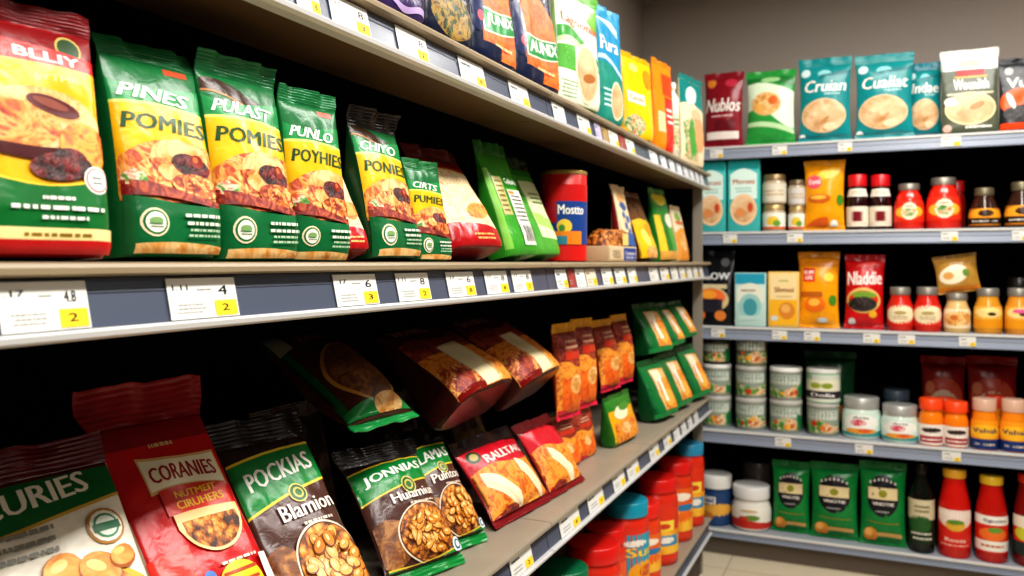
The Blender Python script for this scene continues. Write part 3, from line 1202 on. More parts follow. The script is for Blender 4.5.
# ------------------------------------------------------------------ poses of the bags on the left
P = {
    'M1': (-0.7056, 0.503, 1.3111, 11.9, 2.8, 0.25, 0.12467, 0.2345, 0.088), 'M2': (-0.7154, 0.6588, 1.3117, 5.7, 3.6, 0.26, 0.11913, 0.2368, 0.088),
    'M3': (-0.7147, 0.7843, 1.3125, 2.4, 0.5, -0.3, 0.12749, 0.2455, 0.088), 'M4': (-0.7164, 0.9052, 1.3128, 6.7, -3.1, 0.39, 0.1064, 0.2288, 0.088),
    'M5': (-0.716, 0.9975, 1.311, 6, 19, -0.5, 0.078, 0.185, 0.055), 'M6': (-0.722, 1.113, 1.3103, 0, 5, -0.23, 0.134, 0.238, 0.075),
    'M7': (-.7147, 1.2330, 1.3103, 4, 2.1, .34, .102, .1731, .05), 'M8': (-.735, 1.4417, 1.3145, 5, 24, -.76, .185, .235, .08),
    'M9': (-.7325, 1.6516, 1.3138, 4.4, 13.5, -.87, .1375, .2638, .07), 'M10': (-.765, 1.875, 1.3191, 4, 17, -.77, .17, .2615, .07),
    'M13': (-.7217, 2.4792, 1.312, -1.2, 6, 0, .138, .2352, .05), 'M14': (-.7317, 2.756, 1.3142, 6.5, 13.3, 0, .1504, .2393, .06),
    'M15': (-.7303, 3.03, 1.3132, 8.7, 7.2, 0, .155, .2714, .06), 'M16': (-.7218, 3.25, 1.3119, 2, 6, 0, .15, .2197, .05),
    'T1': (-.6867, 1.0762, 1.682, 2.5, 2.2, .3, .137, .27, .06), 'T2': (-.6867, 1.2365, 1.682, 2.7, 2.2, .3, .1544, .27, .06),
    'T3': (-.6868, 1.4212, 1.682, 3.1, 2.2, .3, .17, .26, .06), 'T4': (-.6868, 1.6399, 1.682, 4.3, 2.2, .5, .205, .27, .06),
    'T5': (-.6829, 1.885, 1.682, 13, -1.7, 1.2, .19, .2826, .06), 'T6': (-.683, 2.141, 1.682, 10.9, -1.9, 1.1, .1339, .3087, .06),
    'T7': (-.6838, 2.4375, 1.682, 12.6, -1.2, 1.1, .1865, .2501, .06), 'T8': (-.6838, 2.7515, 1.682, 9.2, -1.4, .8, .1612, .3038, .06),
    'T10': (-.6829, 3.209, 1.682, 12.3, -1.2, 1, .2107, .3457, .06),
    'F1': (-.705, .612, .7962, 8, 31, -.2, .18, .385, .08), 'F2': (-.7112, .797, .7676, 8, 32.2, .17, .166, .4328, .08),
    'F3': (-.705, .966, .763, 8, 31.7, 2, .166, .3529, .08), 'F4': (-.7283, 1.277, .7546, 14.8, 36.7, 1.6, .185, .2615, .06),
    'F5': (-.738, 1.4275, .7501, 16.3, 35.8, .77, .1393, .2589, .05), 'F6': (-.7156, 1.6808, .7551, 6.5, 37.2, -.45, .25, .2037, .07),
    'F8': (-.697, 1.91, .7528, 3.4, 34, .63, .195, .1937, .06), 'F9': (-.79, 2.1243, .7519, 10.6, 2.7, .4, .1227, .14, .05),
    'F10': (-.785, 2.2507, .7505, 4.5, 0, 0, .1266, .14, .05), 'F11': (-.739, 2.4858, .7527, 6.3, 5.3, -1.7, .199, .1461, .06),
    'H1': (-0.7174, 2.904, 0.7528, 11.2, 11.9, -1.5, 0.1878, 0.207, 0.09), 'H2': (-0.7113, 3.138, 0.7557, 8, 12, -1.7, 0.1879, 0.2075, 0.09),
    'H3': (-0.685, 3.375, 0.7581, 12.2, 13.9, -1.2, 0.1725, 0.216, 0.09),
    'A1': (-.7668, 2.0989, .8893, 8.9, 3.9, -.2, .13, .2563, .06), 'A2': (-.7685, 2.2459, .8943, 9.6, 4.5, .3, .125, .2539, .06),
    'A3': (-.779, 2.5231, .9031, 8, 9.5, -.46, .1371, .2266, .06), 'A4': (-.7804, 2.70, .9032, 6.8, 7, 0, .1218, .2317, .06),
    'G1': (-0.7549, 2.98, 0.9752, 16, 14, -1.3, 0.167, 0.1886, 0.09), 'G2': (-0.7366, 3.16, 0.9846, 4.3, 15.4, -0.85, 0.152, 0.1743, 0.09),
    'G3': (-0.728, 3.324, 1.002, 7.3, 13.9, -0.7, 0.1535, 0.1549, 0.09),
    'B1': (-.7673, 1.204, 1.0326, 5, 59.3, .67, .175, .29, .1), 'B2': (-.765, 1.545, 1.012, 1.4, 48, -2.3, .255, .25, .13),
    'B3': (-.765, 1.835, 1.005, -.55, 44, -3, .27, .25, .13)}
G_MID = 'bags on the eye-level shelf'
G_TOP = 'pouches on the upper left shelf'
G_LOW = 'bags in the front row of the lower shelf'
G_PILE = 'bags piled above the front row of the lower shelf'
dg_ = film('1c7440')
hi = dict(nx=40, nz=52, res=34)
md = dict(nx=26, nz=30, res=24)
bag('snack_bag', 'large red, yellow and green bag lettered BLLIY, nearest the viewer', P['M1'], 'g', film('b5141a'), bolliy, G_MID, .09, sealm=film('6e0c12'), seed=1, **hi, rest=Z_MID)
bag('snack_bag', 'green and yellow POMIES bag with brand PINES, right of the BLLIY bag', P['M2'], 'g', film('176e37'), pomies('PINES', 'POMIES'), G_MID, .1, sealm=dg_, seed=2, bend=.012, **hi, rest=Z_MID)
bag('snack_bag', 'green and yellow bag with brand PULAST, third from the near end', P['M3'], 'g', film('176e37'), pomies('PULAST', 'POMIES', False, True), G_MID, .11, sealm=film('1f6e40'), seed=3, bend=-.006, **hi, rest=Z_MID)
bag('snack_bag', 'green and yellow bag lettered PUNLO and POYHIES with an orange tab', P['M4'], 'g', film('176e37'), pomies('PUNLO', 'POYHIES'), G_MID, .1, sealm=film('1c7040'), seed=4, **hi, rest=Z_MID)
bag('snack_bag', 'red and cream rice bag half hidden between two green POMIES bags', P['M5'], 'g', film('8c1418'), rice, G_MID, .1, sealm=None, seed=5, **md, rest=Z_MID)
bag('snack_bag', 'green and yellow bag with a folded black-brown top seal, lettered CHIYO', P['M6'], 'g', film('123f22'), pomies('CHIYO', 'PONIES', False, True), G_MID, .13, sealm=film('1c1310'), seed=6, bend=-.01, **hi, rest=Z_MID)
bag('snack_bag', 'smallest green and yellow bag, lettered CIRTS, in front of the leaning red bag', P['M7'], 'g', film('176e37'), pomies('CIRTS', 'PUMIES', False), G_MID, .1, sealm=None, seed=7, **hi, rest=Z_MID)
bag('snack_bag', 'shiny dark red bag with cream rice picture leaning far back', P['M8'], 'g', film('8c141a', .22), rice, G_MID, .12, sealm=film('5a1014'), seed=8, **hi, rest=Z_MID)
bag('snack_bag', 'bright green bag with a white barcode panel, leaning back', P['M9'], 'g', film('2f8c28', .24), greenlab, G_MID, .12, sealm=film('236f24'), seed=9, **hi, rest=Z_MID)
bag('snack_bag', 'green bag with pale panel leaning between the barcode bag and the red tin', P['M10'], 'g', film('2a8a2c', .24), greenwhite, G_MID, .12, sealm=film('123f20'), seed=10, **md, rest=Z_MID)
bag('snack_bag', 'maroon-sided cream and blue bag behind the low blue carton', P['M13'], 'g', film('c9ae86'), cream_blue, G_MID, .08, sealm=None, seed=13, **md, rest=Z_MID)
bag('snack_bag', 'brown-topped yellow bag leaning right of the maroon-sided bag', P['M14'], 'g', film('5a3414'), brownyellow, G_MID, .08, sealm=None, seed=14, **md, rest=Z_MID)
bag('snack_bag', 'green and yellow pouch near the far end of the eye-level shelf', P['M15'], 'g', film('2f8a34'), greenyellow, G_MID, .08, sealm=None, seed=15, **md, rest=Z_MID)
bag('snack_bag', 'cream and orange pouch, last on the eye-level shelf', P['M16'], 'g', film('dcc49a'), creamorange, G_MID, .08, sealm=None, seed=16, **md, rest=Z_MID)

bag('snack_pouch', 'purple and white pouch at the upper edge of the view, only its foot showing', P['T1'], 'g', film('2c2048'), purplepouch, G_TOP, .1, sealm=None, seed=21, **md, rest=Z_TOP)
bag('snack_pouch', 'dark navy and gold pouch between the purple pouch and the orange ones', P['T2'], 'g', film('1c2034'), navypouch, G_TOP, .1, sealm=None, seed=22, **md, rest=Z_TOP)
bag('snack_pouch', 'navy and orange pouch lettered JUNIX', P['T3'], 'g', film('1c2440'), junix('JUNIX'), G_TOP, .1, sealm=None, seed=23, **hi, rest=Z_TOP)
bag('snack_pouch', 'navy and orange pouch lettered AUNIX, beside the white Lagooniin pouch', P['T4'], 'g', film('1c2440'), junix('AUNIX'), G_TOP, .1, sealm=None, seed=24, **hi, rest=Z_TOP)
bag('snack_pouch', 'tall white and green pouch lettered Lagooniin', P['T5'], 'g', film('a9d08a'), lagooniin, G_TOP, .08, sealm=film('6ab84a'), seed=25, **hi, rest=Z_TOP)
bag('snack_pouch', 'tall light blue and teal pouch with two pointed top corners', P['T6'], 'g', film('2a8fbc'), bluebag, G_TOP, .1, sealm=film('3aa0cc'), seed=26, **md, rest=Z_TOP)
bag('snack_pouch', 'bright yellow pouch with a white name panel', P['T7'], 'g', film('f0b810'), yellowbag, G_TOP, .06, sealm=None, seed=27, **md, rest=Z_TOP)
bag('snack_pouch', 'orange and red pouch right behind the bright yellow pouch', P['T8'], 'g', film('f08a18'), orangebag, G_TOP, .06, sealm=None, seed=28, **md, rest=Z_TOP)
bag('snack_pouch', 'teal-topped pouch with leaf and vegetable print at the far end of the upper shelf', P['T10'], 'g', film('cdbf98'), florapouch, G_TOP, .06, sealm=film('12807c'), seed=30, **md, rest=Z_TOP)

bag('snack_bag', 'white bag with green band lettered CURIES, nearest on the lower shelf', P['F1'], 'g', film('ece4d2', .25), curies, G_LOW, .1, sealm=film('5c1014'), seed=31, **hi, rest=Z_LOW)
bag('snack_bag', 'big red bag with cream label lettered CORANIES and a tall crimped top', P['F2'], 'g', film('c0181c', .25), coranies, G_LOW, .12, sealm=film('8e1418'), seed=32, flare=1.16, bend=-.02, **hi, rest=Z_LOW)
bag('nut_bag', 'brown nut bag with green band lettered POCKIAS', P['F3'], 'g', film('4f2f27', .25), pockias('POCKIAS', 'Blamion', ''), G_LOW, .12, sealm=film('231d1b'), flare=1.10, seed=33, **hi, rest=Z_LOW)
bag('nut_bag', 'brown and green nut bag lettered JONNIAS', P['F4'], 'p', film('4f2f27', .25), pockias('JONNIAS', 'Huiamiun'), G_LOW, .14, sealm=film('231d1b'), flare=1.10, seed=34, botm=film('128038'), wr=1.4, **hi, rest=Z_LOW)
bag('nut_bag', 'brown and green nut bag lettered RLAMAS, tucked behind the JONNIAS bag', P['F5'], 'p', film('4f2f27', .25), pockias('RLAMAS', 'Pulntoni'), G_LOW, .14, sealm=film('231d1b'), flare=1.10, seed=35, botm=film('128038'), wr=1.4, **hi, rest=Z_LOW)
bag('noodle_bag', 'wide red bag with two cream stripes lettered RALLTAAS', P['F6'], 'p', film('a01a22', .22), ralltaas('RALLTAAS'), G_LOW, .14, sealm=film('221312', .2), seed=36, botm=film('7a1018'), wr=1.5, **hi, rest=Z_LOW)
bag('noodle_bag', 'red bag with one cream stripe, right of the RALLTAAS bag', P['F8'], 'p', film('a01a22', .22), ralltaas(None, False), G_LOW, .12, sealm=film('5a1218', .2), seed=38, botm=film('7a1018'), wr=1.5, **hi, rest=Z_LOW)
bag('noodle_bag', 'short orange bag under the nearest tall orange bag', P['F9'], 'g', film('a85a1c'), tall, G_LOW, .06, sealm=None, seed=39, **md, rest=Z_LOW)
bag('noodle_bag', 'short orange bag just left of the yellow and green bag', P['F10'], 'g', film('a85a1c'), tall, G_LOW, .06, sealm=None, seed=40, **md, rest=Z_LOW)
bag('snack_bag', 'squat yellow and green bag standing at the edge of the lower shelf', P['F11'], 'g', film('2c6a24'), yellowgreen, G_LOW, .08, sealm=None, seed=41, **md, rest=Z_LOW)
G_A = 'tall orange bags on the lower shelf'
for k, (n, l) in enumerate((('A1', 'tall orange and maroon bag with pink foot, nearest of the four'), ('A2', 'tall orange and maroon bag, second of the four from the viewer'),
                            ('A3', 'tall orange and maroon bag standing on the yellow and green bag'), ('A4', 'tall orange and maroon bag, farthest of the four, beside the green bags'))):
    bag('noodle_bag', l, P[n], 'p', film('b5451c'), tall, G_A, .10, sealm=film('d89a1c'), seed=42 + k, botm=film('d82848', .25), **md)
G_G = 'green striped bags at the far end of the lower shelf'
for k, (n, l) in enumerate((('H1', 'green bag with white and orange stripe, nearest of the three standing on the shelf'), ('H2', 'green striped bag standing on the shelf, middle of three'),
                            ('H3', 'green striped bag standing on the shelf, farthest of three'), ('G1', 'green bag with orange panel, nearest of the three laid on top'),
                            ('G2', 'green bag laid on top of the standing ones, middle of three'), ('G3', 'green bag laid on top of the standing ones, farthest of three'))):
    bag('snack_bag', l, P[n], 'g', film('14522a'), greenstripe, G_G, .1, sealm=None, seed=50 + k, rest=Z_LOW if n[0] == 'H' else None, **md)
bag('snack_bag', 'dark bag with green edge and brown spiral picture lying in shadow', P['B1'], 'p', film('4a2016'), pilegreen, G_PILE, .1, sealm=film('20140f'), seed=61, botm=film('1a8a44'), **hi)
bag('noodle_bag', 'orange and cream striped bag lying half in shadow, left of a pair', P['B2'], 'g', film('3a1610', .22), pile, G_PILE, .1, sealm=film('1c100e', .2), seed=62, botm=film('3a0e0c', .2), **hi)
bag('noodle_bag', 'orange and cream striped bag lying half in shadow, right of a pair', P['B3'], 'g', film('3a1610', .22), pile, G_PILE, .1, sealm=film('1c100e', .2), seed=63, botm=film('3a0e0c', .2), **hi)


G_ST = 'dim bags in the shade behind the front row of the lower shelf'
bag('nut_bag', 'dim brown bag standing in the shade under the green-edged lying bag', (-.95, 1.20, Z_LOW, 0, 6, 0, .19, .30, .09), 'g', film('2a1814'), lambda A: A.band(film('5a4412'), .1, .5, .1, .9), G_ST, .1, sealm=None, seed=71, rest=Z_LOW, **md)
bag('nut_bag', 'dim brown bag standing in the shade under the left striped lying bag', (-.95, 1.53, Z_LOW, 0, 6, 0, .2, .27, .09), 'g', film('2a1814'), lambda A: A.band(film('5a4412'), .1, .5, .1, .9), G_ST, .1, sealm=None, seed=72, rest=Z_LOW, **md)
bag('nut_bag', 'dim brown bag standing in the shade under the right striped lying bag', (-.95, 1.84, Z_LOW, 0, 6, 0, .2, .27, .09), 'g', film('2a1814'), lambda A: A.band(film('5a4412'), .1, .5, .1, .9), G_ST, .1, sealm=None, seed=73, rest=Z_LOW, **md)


# ------------------------------------------------------------------ jars, tins, bottles, cartons
def interp(prof, z):
    for (r0, z0), (r1, z1) in zip(prof, prof[1:]):
        if z0 <= z <= z1 and z1 > z0:
            return r0 + (r1 - r0) * (z - z0) / (z1 - z0)
    return prof[-1][0]


def vessel(name, label, cat, loc, rz, prof, bodym, lid=None, labels=(), group=None, n=32, neck=None, ribs=True):
    """prof: outline (r, z); lid: (r, z0, z1, material); labels: (z0, z1, span in degrees, material, art)"""
    root = thing(name, label, cat, loc, (0, 0, R(rz)), group)
    b = MB()
    b.lathe(prof, bodym, n)
    b.build('body', root, angle=50)
    if lid:
        r, z0, z1, m = lid
        b = MB()
        e = min(.004, (z1 - z0) * .3)
        if ribs:
            k = n * 2
            rows = []
            for rr, z in ((r * .9, z0), (r, z0 + .001), (r, z1 - e), (r - e * .5, z1 - e * .3), (r - e * 1.3, z1), (r * .5, z1)):
                rows.append([((rr + (.0006 if i % 2 and z0 < z < z1 - e * .8 else 0)) * math.cos(2 * math.pi * i / k), (rr + (.0006 if i % 2 and z0 < z < z1 - e * .8 else 0)) * math.sin(2 * math.pi * i / k), z) for i in range(k)])
            b.grid(rows, m, True)
            b.add(rows[-1], [tuple(range(k))], m)
            b.add(rows[0][::-1], [tuple(range(k))], m)
        else:
            b.lathe([(r * .95, z0), (r, z0 + .001), (r, z1 - e), (r - e * .5, z1 - e * .3), (r - e * 1.3, z1)], m, n)
        b.build('lid', root, angle=40)
    for (z0, z1, span, m, art) in labels:
        b = MB()

        def pt(u, v, off, z0=z0, z1=z1, span=span):
            z = z0 + (z1 - z0) * v
            a = R(span) * (u - .5)
            r = interp(prof, z) + .0006 + off
            return (r * math.sin(a), -r * math.cos(a), z)
        A = Art(b, pt, R(span) * interp(prof, (z0 + z1) / 2), z1 - z0, 16)
        A.step = .0002
        A.band(m, 0, 1)
        if art:
            art(A)
        b.build('paper_label', root)
    return root


def carton(name, label, loc, rz, w, d, h, m, art, group=None, cat='carton', bev=.004, le=0.):
    root = thing(name, label, cat, loc, Matrix.Rotation(R(rz), 3, 'Z') @ Matrix.Rotation(-R(le), 3, 'X'), group)
    b = MB()
    b.box(-w / 2, w / 2, -d / 2, d / 2, 0, h, m, bev)
    A = Art(b, lambda u, v, o: ((u - .5) * (w - 2 * bev), -d / 2 - .0002 - o, bev * .6 + v * (h - 1.2 * bev)), w, h, 14)
    A.step = .0002
    art(A)
    b.build('box', root, angle=50)
    b = MB()
    b.box(-w / 2 + bev, w / 2 - bev, -d / 2 + bev, 0, h + .0002, h + .001, m)
    b.build('top_flap', root, smooth=False)
    return root


# red tin on the eye-level shelf
def tinart(A):
    A.band(ink('24478c'), .0, .72)
    A.band(ink('c42020'), .72, 1)
    A.band(ink('b02030'), .36, .72, .0, .34)
    A.text(W, 'Mostto', .36, .80, .50, .66, rise=.0)
    A.ell(ink('e8c84a'), .46, .30, .12, .12)
    A.ell(ink('4a8a3a'), .42, .27, .05, .06)
    A.band(ink('e8882a'), .0, .22, .3, .75)
    A.band(ink('3a8a9a'), .0, .14, .25, .5)


tx, ty = -.765, 2.05
RED = lac('d0201a')
vessel('food_tin', 'red tin with blue label lettered Mostto and gold rim', 'tin', (tx, ty, Z_MID + .0002), 30,
       [(.055, 0), (.063, .004), (.063, .225), (.06, .229)], RED, (.0645, .226, .238, mat('gold_rim', 'b59a5a', .35, .6)), [(.045, .20, 150, ink('24478c'), tinart)], n=40, ribs=False)


def breadart(A):
    A.band(ink('d8c4a0'), 0, 1)
    A.band(ink('b59a74'), 0, .12)
    A.band(ink('2c4a94'), .02, .96, .50, .98)
    A.text(W, 'Crume', .55, .93, .45, .72)
    A.dash(W, .55, .93, .15, .35, 2, 3)
    A.dash(ink('8a7450'), .08, .42, .2, .8, 4, 5)


root = thing('snack_tray', 'low beige and blue tray of clear-wrapped nut snacks beside the red tin', 'tray', (-.70, 2.265, Z_MID + .0003), (0, 0, R(88)))
b = MB()
b.box(-.12, .12, -.038, .038, 0, .044, paper('c9b48e'), .003)
A = Art(b, lambda u, v, o: ((u - .5) * .234, -.0382 - o, .003 + v * .038), .234, .04, 16)
A.step = .0002
breadart(A)
b.build('tray', root, angle=50)
b = MB()
rows = []
for j in range(9):
    q = j / 8
    z = .0445 + .046 * q
    k = (1 - q ** 3 * .4)
    rows.append([(x * k + .004 * noise.noise(Vector((x * 40, y * 40, q * 3))), y * k * (1 - .3 * q) + .004 * noise.noise(Vector((x * 40, y * 40, 9 + q * 3))), z + .008 * noise.noise(Vector((x * 25, y * 25, 5))))
                 for x, y in [(-.115 + .23 * i / 16, -.034) for i in range(17)] + [(.115 - .23 * i / 16, .034) for i in range(17)]])
b.grid(rows, NUTS2, True)
b.add(rows[-1], [tuple(range(len(rows[0])))], NUTS2)
b.add(rows[0][::-1], [tuple(range(len(rows[0])))], NUTS2)
b.build('snacks', root)
b = MB()
b.box(.045, .10, -.0375, -.0368, .047, .082, ink('2f62a8'))
b.box(-.005, .045, -.0375, -.0368, .047, .080, ink('e8cf7a'))
b.build('wrapper_label', root, smooth=False)

# white slim bottle between the orange pouch and the leaf pouch on the upper shelf
vessel('slim_bottle', 'slim white bottle between the orange pouch and the teal-topped pouch', 'bottle', (-.69, 2.955, Z_TOP + .0002), 55,
       [(.026, 0), (.03, .004), (.03, .215), (.022, .232), (.016, .24), (.016, .25)], lac('e2dccb'), (.019, .25, .275, lac('ddd8c8')),
       [(.03, .16, 170, ink('d8d6b8'), lambda A: (A.band(HERB, .05, .6, .2, .8), A.dash(ink('6a8a4a'), .25, .75, .65, .9, 2, 1)))])

# canisters on the bottom shelf
G_J = 'canisters on the bottom shelf'


def canister(Y, X, lidh, rad, lidcol, bodycol, label, art, labcol, seed=0):
    h = lidh
    hb = h - .05
    face = 90 - math.degrees(math.atan2(Y, -X)) * .62
    vessel('canister', label, 'canister', (X, Y, Z_BOT + .0002), face,
           [(rad * .93, 0), (rad, .006), (rad, .03), (rad * .98, .034), (rad, .04), (rad, hb - .03), (rad * .97, hb - .012), (rad * .86, hb), (rad * .86, hb + .012)], lac(bodycol, .25),
           (rad * .95, hb + .004, h, lac(lidcol, .28)), [(.042, hb - .045, 200, ink(labcol), art)], G_J, 44)


def can_y(A):
    A.band(CITRUS2, 0, .50)
    A.ell(ink('f0b83a'), .5, .25, .3, .2)
    A.band(ink('f0d24a'), .5, .72, .3, .62)
    A.ell(ink('c8401c'), .46, .6, .1, .06)
    A.band(ink('3a8ab0'), .18, .40, .3, .7)
    A.ell(ink('e8e4da'), .5, .3, .12, .07)


def can_t(A):
    A.band(ink('2a9ab0'), 0, 1, .22, .95)
    A.ell(ink('e8e4da'), .5, .85, .16, .06)
    A.text(ink('f0c83a'), 'Sun', .38, .82, .62, .78)
    A.ell(ink('e8a01c'), .62, .34, .22, .20)
    A.ell(ink('c8501c'), .66, .36, .12, .10)


def can_o(A):
    A.band(CITRUS2, 0, .62)
    A.ell(ink('e86a1c'), .5, .35, .2, .14)
    A.ell(ink('f0e4d0'), .45, .8, .22, .1)
    A.ell(ink('2a7aa8'), .55, .55, .18, .08)


canister(y_at(562, -.75), -.75, .287, .071, '0f6a44', 'd2301a', 'canister with a dark green lid, nearest on the bottom shelf', can_y, 'e2541c')
canister(2.255, -.75, .272, .080, 'd01f18', 'd2301a', 'wide canister with a red lid, second from the near end of the bottom shelf', can_o, 'd8401a')
canister(2.412, -.765, .268, .064, 'd01f18', 'd2301a', 'narrow red-lidded canister just left of the teal-lidded one', can_y, 'e2541c')
canister(2.555, -.745, .318, .078, '1b8fa6', 'd2301a', 'red canister with the bright teal lid and teal label', can_t, 'd2301a')
canister(2.735, -.745, .262, .072, 'd8281c', 'd8401a', 'shorter red-lidded canister between the teal-lidded one and the wide far one', can_o, 'e0681c')
canister(2.935, -.74, .300, .080, 'd01f18', 'd2301a', 'wide red canister with a yellow square on its label', can_y, 'd8381a')
canister(3.20, -.735, .300, .072, 'd01f18', 'd2381a', 'red canister, second from the far end of the bottom shelf', can_o, 'e0601c')
canister(3.40, -.72, .330, .064, '2f86a8', 'd2301a', 'canister with a blue lid at the far end of the bottom shelf', can_y, 'd8381a')


# ------------------------------------------------------------------ far wall: placement from the picture
def bpose(p0, p1, ytop, row, t=.06, dep=.045, le=4., de=90., ro=0.):
    Y = BY + dep
    x0, x1 = x_at(p0, Y), x_at(p1, Y)
    D = depth((x0 + x1) / 2, Y)
    zt = CH - (ytop - 262) * D / FPX
    return ((x0 + x1) / 2, Y, BZ[row] + t / 2 * math.sin(R(le)) + .0005, de, le, ro, x1 - x0, (zt - BZ[row]) / math.cos(R(le)), t)


def bloc(p0, p1, ytop, row, Y):
    x0, x1 = x_at(p0, Y), x_at(p1, Y)
    D = depth((x0 + x1) / 2, Y)
    return (x0 + x1) / 2, (x1 - x0) / 2 * .97, CH - (ytop - 262) * D / FPX - BZ[row]


sm = dict(nx=18, nz=22, res=16, ridges=4)
G1 = 'bags on the top shelf of the far wall'
bag('snack_bag', 'maroon bag with white lettering, leftmost on the top far shelf', bpose(704, 743, 72, 0), 'p', film('8a1626'), maroonbag, G1, .09, sealm=None, seed=71, **sm, rest=BZ[0])
bag('snack_bag', 'green and white bag with a food picture on the top far shelf', bpose(746, 795.5, 70, 0), 'p', film('2f9a44'), greenfood, G1, .09, sealm=None, seed=72, **sm, rest=BZ[0])
bag('snack_bag', 'teal bag lettered Cruian with a tan loaf picture', bpose(798.5, 851.5, 57, 0), 'p', film('12878a'), tealbag('Cruian'), G1, .1, sealm=None, seed=73, **sm, rest=BZ[0])
bag('snack_bag', 'teal bag lettered Cualiat with a tan loaf picture', bpose(855, 914, 53, 0), 'p', film('12878a'), tealbag('Cualiat'), G1, .1, sealm=None, seed=74, **sm, rest=BZ[0])
bag('snack_bag', 'smaller blue-green bag lettered Indae, left of the white-topped bag', bpose(908, 942, 62, 0, dep=.11), 'p', film('127a8a'), tealbag('Indae'), G1, .1, sealm=None, seed=75, **sm, rest=BZ[0])
bag('snack_bag', 'grey-green bag with a white top and red tab', bpose(941, 999, 49, 0), 'g', film('545a48'), wonnth, G1, .1, sealm=film('e8e8e0'), seed=76, **sm, rest=BZ[0])
bag('snack_bag', 'charcoal and orange bag at the right edge of the top far shelf', bpose(999, 1052, 57, 0), 'g', film('24262c'), valli, G1, .08, sealm=None, seed=77, **sm, rest=BZ[0])


def tealcarton(A):
    A.band(ink('1fa3a6'), .86, 1)
    A.band(ink('d8efe6'), .45, lambda u: .78 + .1 * math.sin(math.pi * u), .06, .94)
    A.text(ink('d86a2c'), 'Meroni', .15, .85, .66, .73)
    A.dash(ink('8ab8ac'), .2, .8, .54, .62, 2, 3)
    A.ell(ink('eec9a2'), .5, .30, .44, .22)
    A.ell(POTATO, .5, .30, .38, .18)
    A.ell(ink('c8502c'), .72, .33, .09, .07)
    A.ell(ink('dc9058'), .40, .26, .16, .06)


G2 = 'packs on the second far shelf'
for (a, b_, y, lb) in ((697, 727, 162, 'teal and cream carton, left one of two on the second far shelf'), (728, 761, 160, 'teal and cream carton, right one of two on the second far shelf')):
    x, r, h = bloc(a, b_, y, 1, BY + .05)
    carton('snack_carton', lb, (x, BY + .05, BZ[1] + .0004), 0, 2 * r, .05, h, paper('3fb3ae'), tealcarton, G2)


def jl_gold(A):
    A.dash(ink('b5935a'), .2, .8, .3, .7, 2, 3)


def jl_veg(A):
    A.ell(ink('e8c23a'), .5, .5, .16, .3)
    A.ell(ink('6a9a3a'), .6, .35, .1, .2)
    A.band(ink('d8602c'), 0, .14)


def small_jar(px0, px1, ytop, zlift, hh, label, lidc, labc, art, Y=BY + .07, row=1, bodyc='b5a58a', group='small jars stacked on the second far shelf'):
    x0, x1 = x_at(px0, Y), x_at(px1, Y)
    r = (x1 - x0) / 2 * .96
    return vessel('spice_jar', label, 'jar', ((x0 + x1) / 2, Y, BZ[row] + zlift), 0, [(r * .9, 0), (r, .004), (r, hh * .72), (r * .9, hh * .78), (r * .9, hh * .82)], lac(bodyc, .15),
                  (r * .93, hh * .78, hh, mat('bronze_lid', lidc, .35, .5)), [(hh * .08, hh * .68, 200, paper(labc), art)], group, 24)


small_jar(762, 786, 200, .0004, .118, 'lower jar of the left stack, pale label with yellow fruit', 'b59a6a', 'e9e6da', jl_veg)
small_jar(762, 787, 170, .119, .132, 'upper jar of the left stack, cream with a bronze lid', '8a7452', 'd8d0be', jl_gold)
small_jar(788, 806, 204, .0004, .108, 'lower jar of the right stack, white and green label', 'b59a6a', 'e9ecdf', jl_veg)
small_jar(788, 806, 177, .109, .115, 'upper jar of the right stack, grey-white with a dull bronze lid', '6e604a', 'c9c6c0', jl_gold)
bag('snack_bag', 'yellow-orange bag with a pink name spot on the second far shelf', bpose(804, 845, 160, 1, de=90), 'p', film('f0a012'), goldbag2, G2, .08, sealm=film('e8a01a'), seed=81, **sm, rest=BZ[1])


def choc(A):
    A.band(ink('7a1a22'), .25, .75, .35, .65)
    A.dash(ink('b5a088'), .1, .9, .1, .2, 1, 2)


G2B = 'dark bottles with red caps on the second far shelf'
for (a, b_, lb) in ((846, 869, 'dark sauce bottle with a red cap, left of a pair'), (869, 892, 'dark sauce bottle with a red cap, right of a pair')):
    x, r, h = bloc(a, b_, 175, 1, BY + .06)
    vessel('sauce_bottle', lb, 'bottle', (x, BY + .06, BZ[1] + .0004), 0, [(r * .93, 0), (r, .004), (r, h * .52), (r * .92, h * .60), (r * .78, h * .72), (r * .72, h * .78)], lac('2c0a0c', .12),
           (r * .86, h * .78, h, lac('c4141c')), [(h * .06, h * .42, 190, paper('e9dcc8'), choc), (h * .60, h * .74, 190, paper('ece4d4'), lambda A: A.dash(ink('9a7a5a'), .3, .7, .2, .8, 2, 1))], G2B, 24)


def redjar(A):
    A.ell(ink('f0b83a'), .5, .46, .36, .30)
    A.ell(ink('f2e6c8'), .5, .50, .20, .42)
    A.ell(HERBF, .5, .44, .15, .22)
    A.dash(ink('b0502a'), .38, .62, .66, .82, 1, 2)


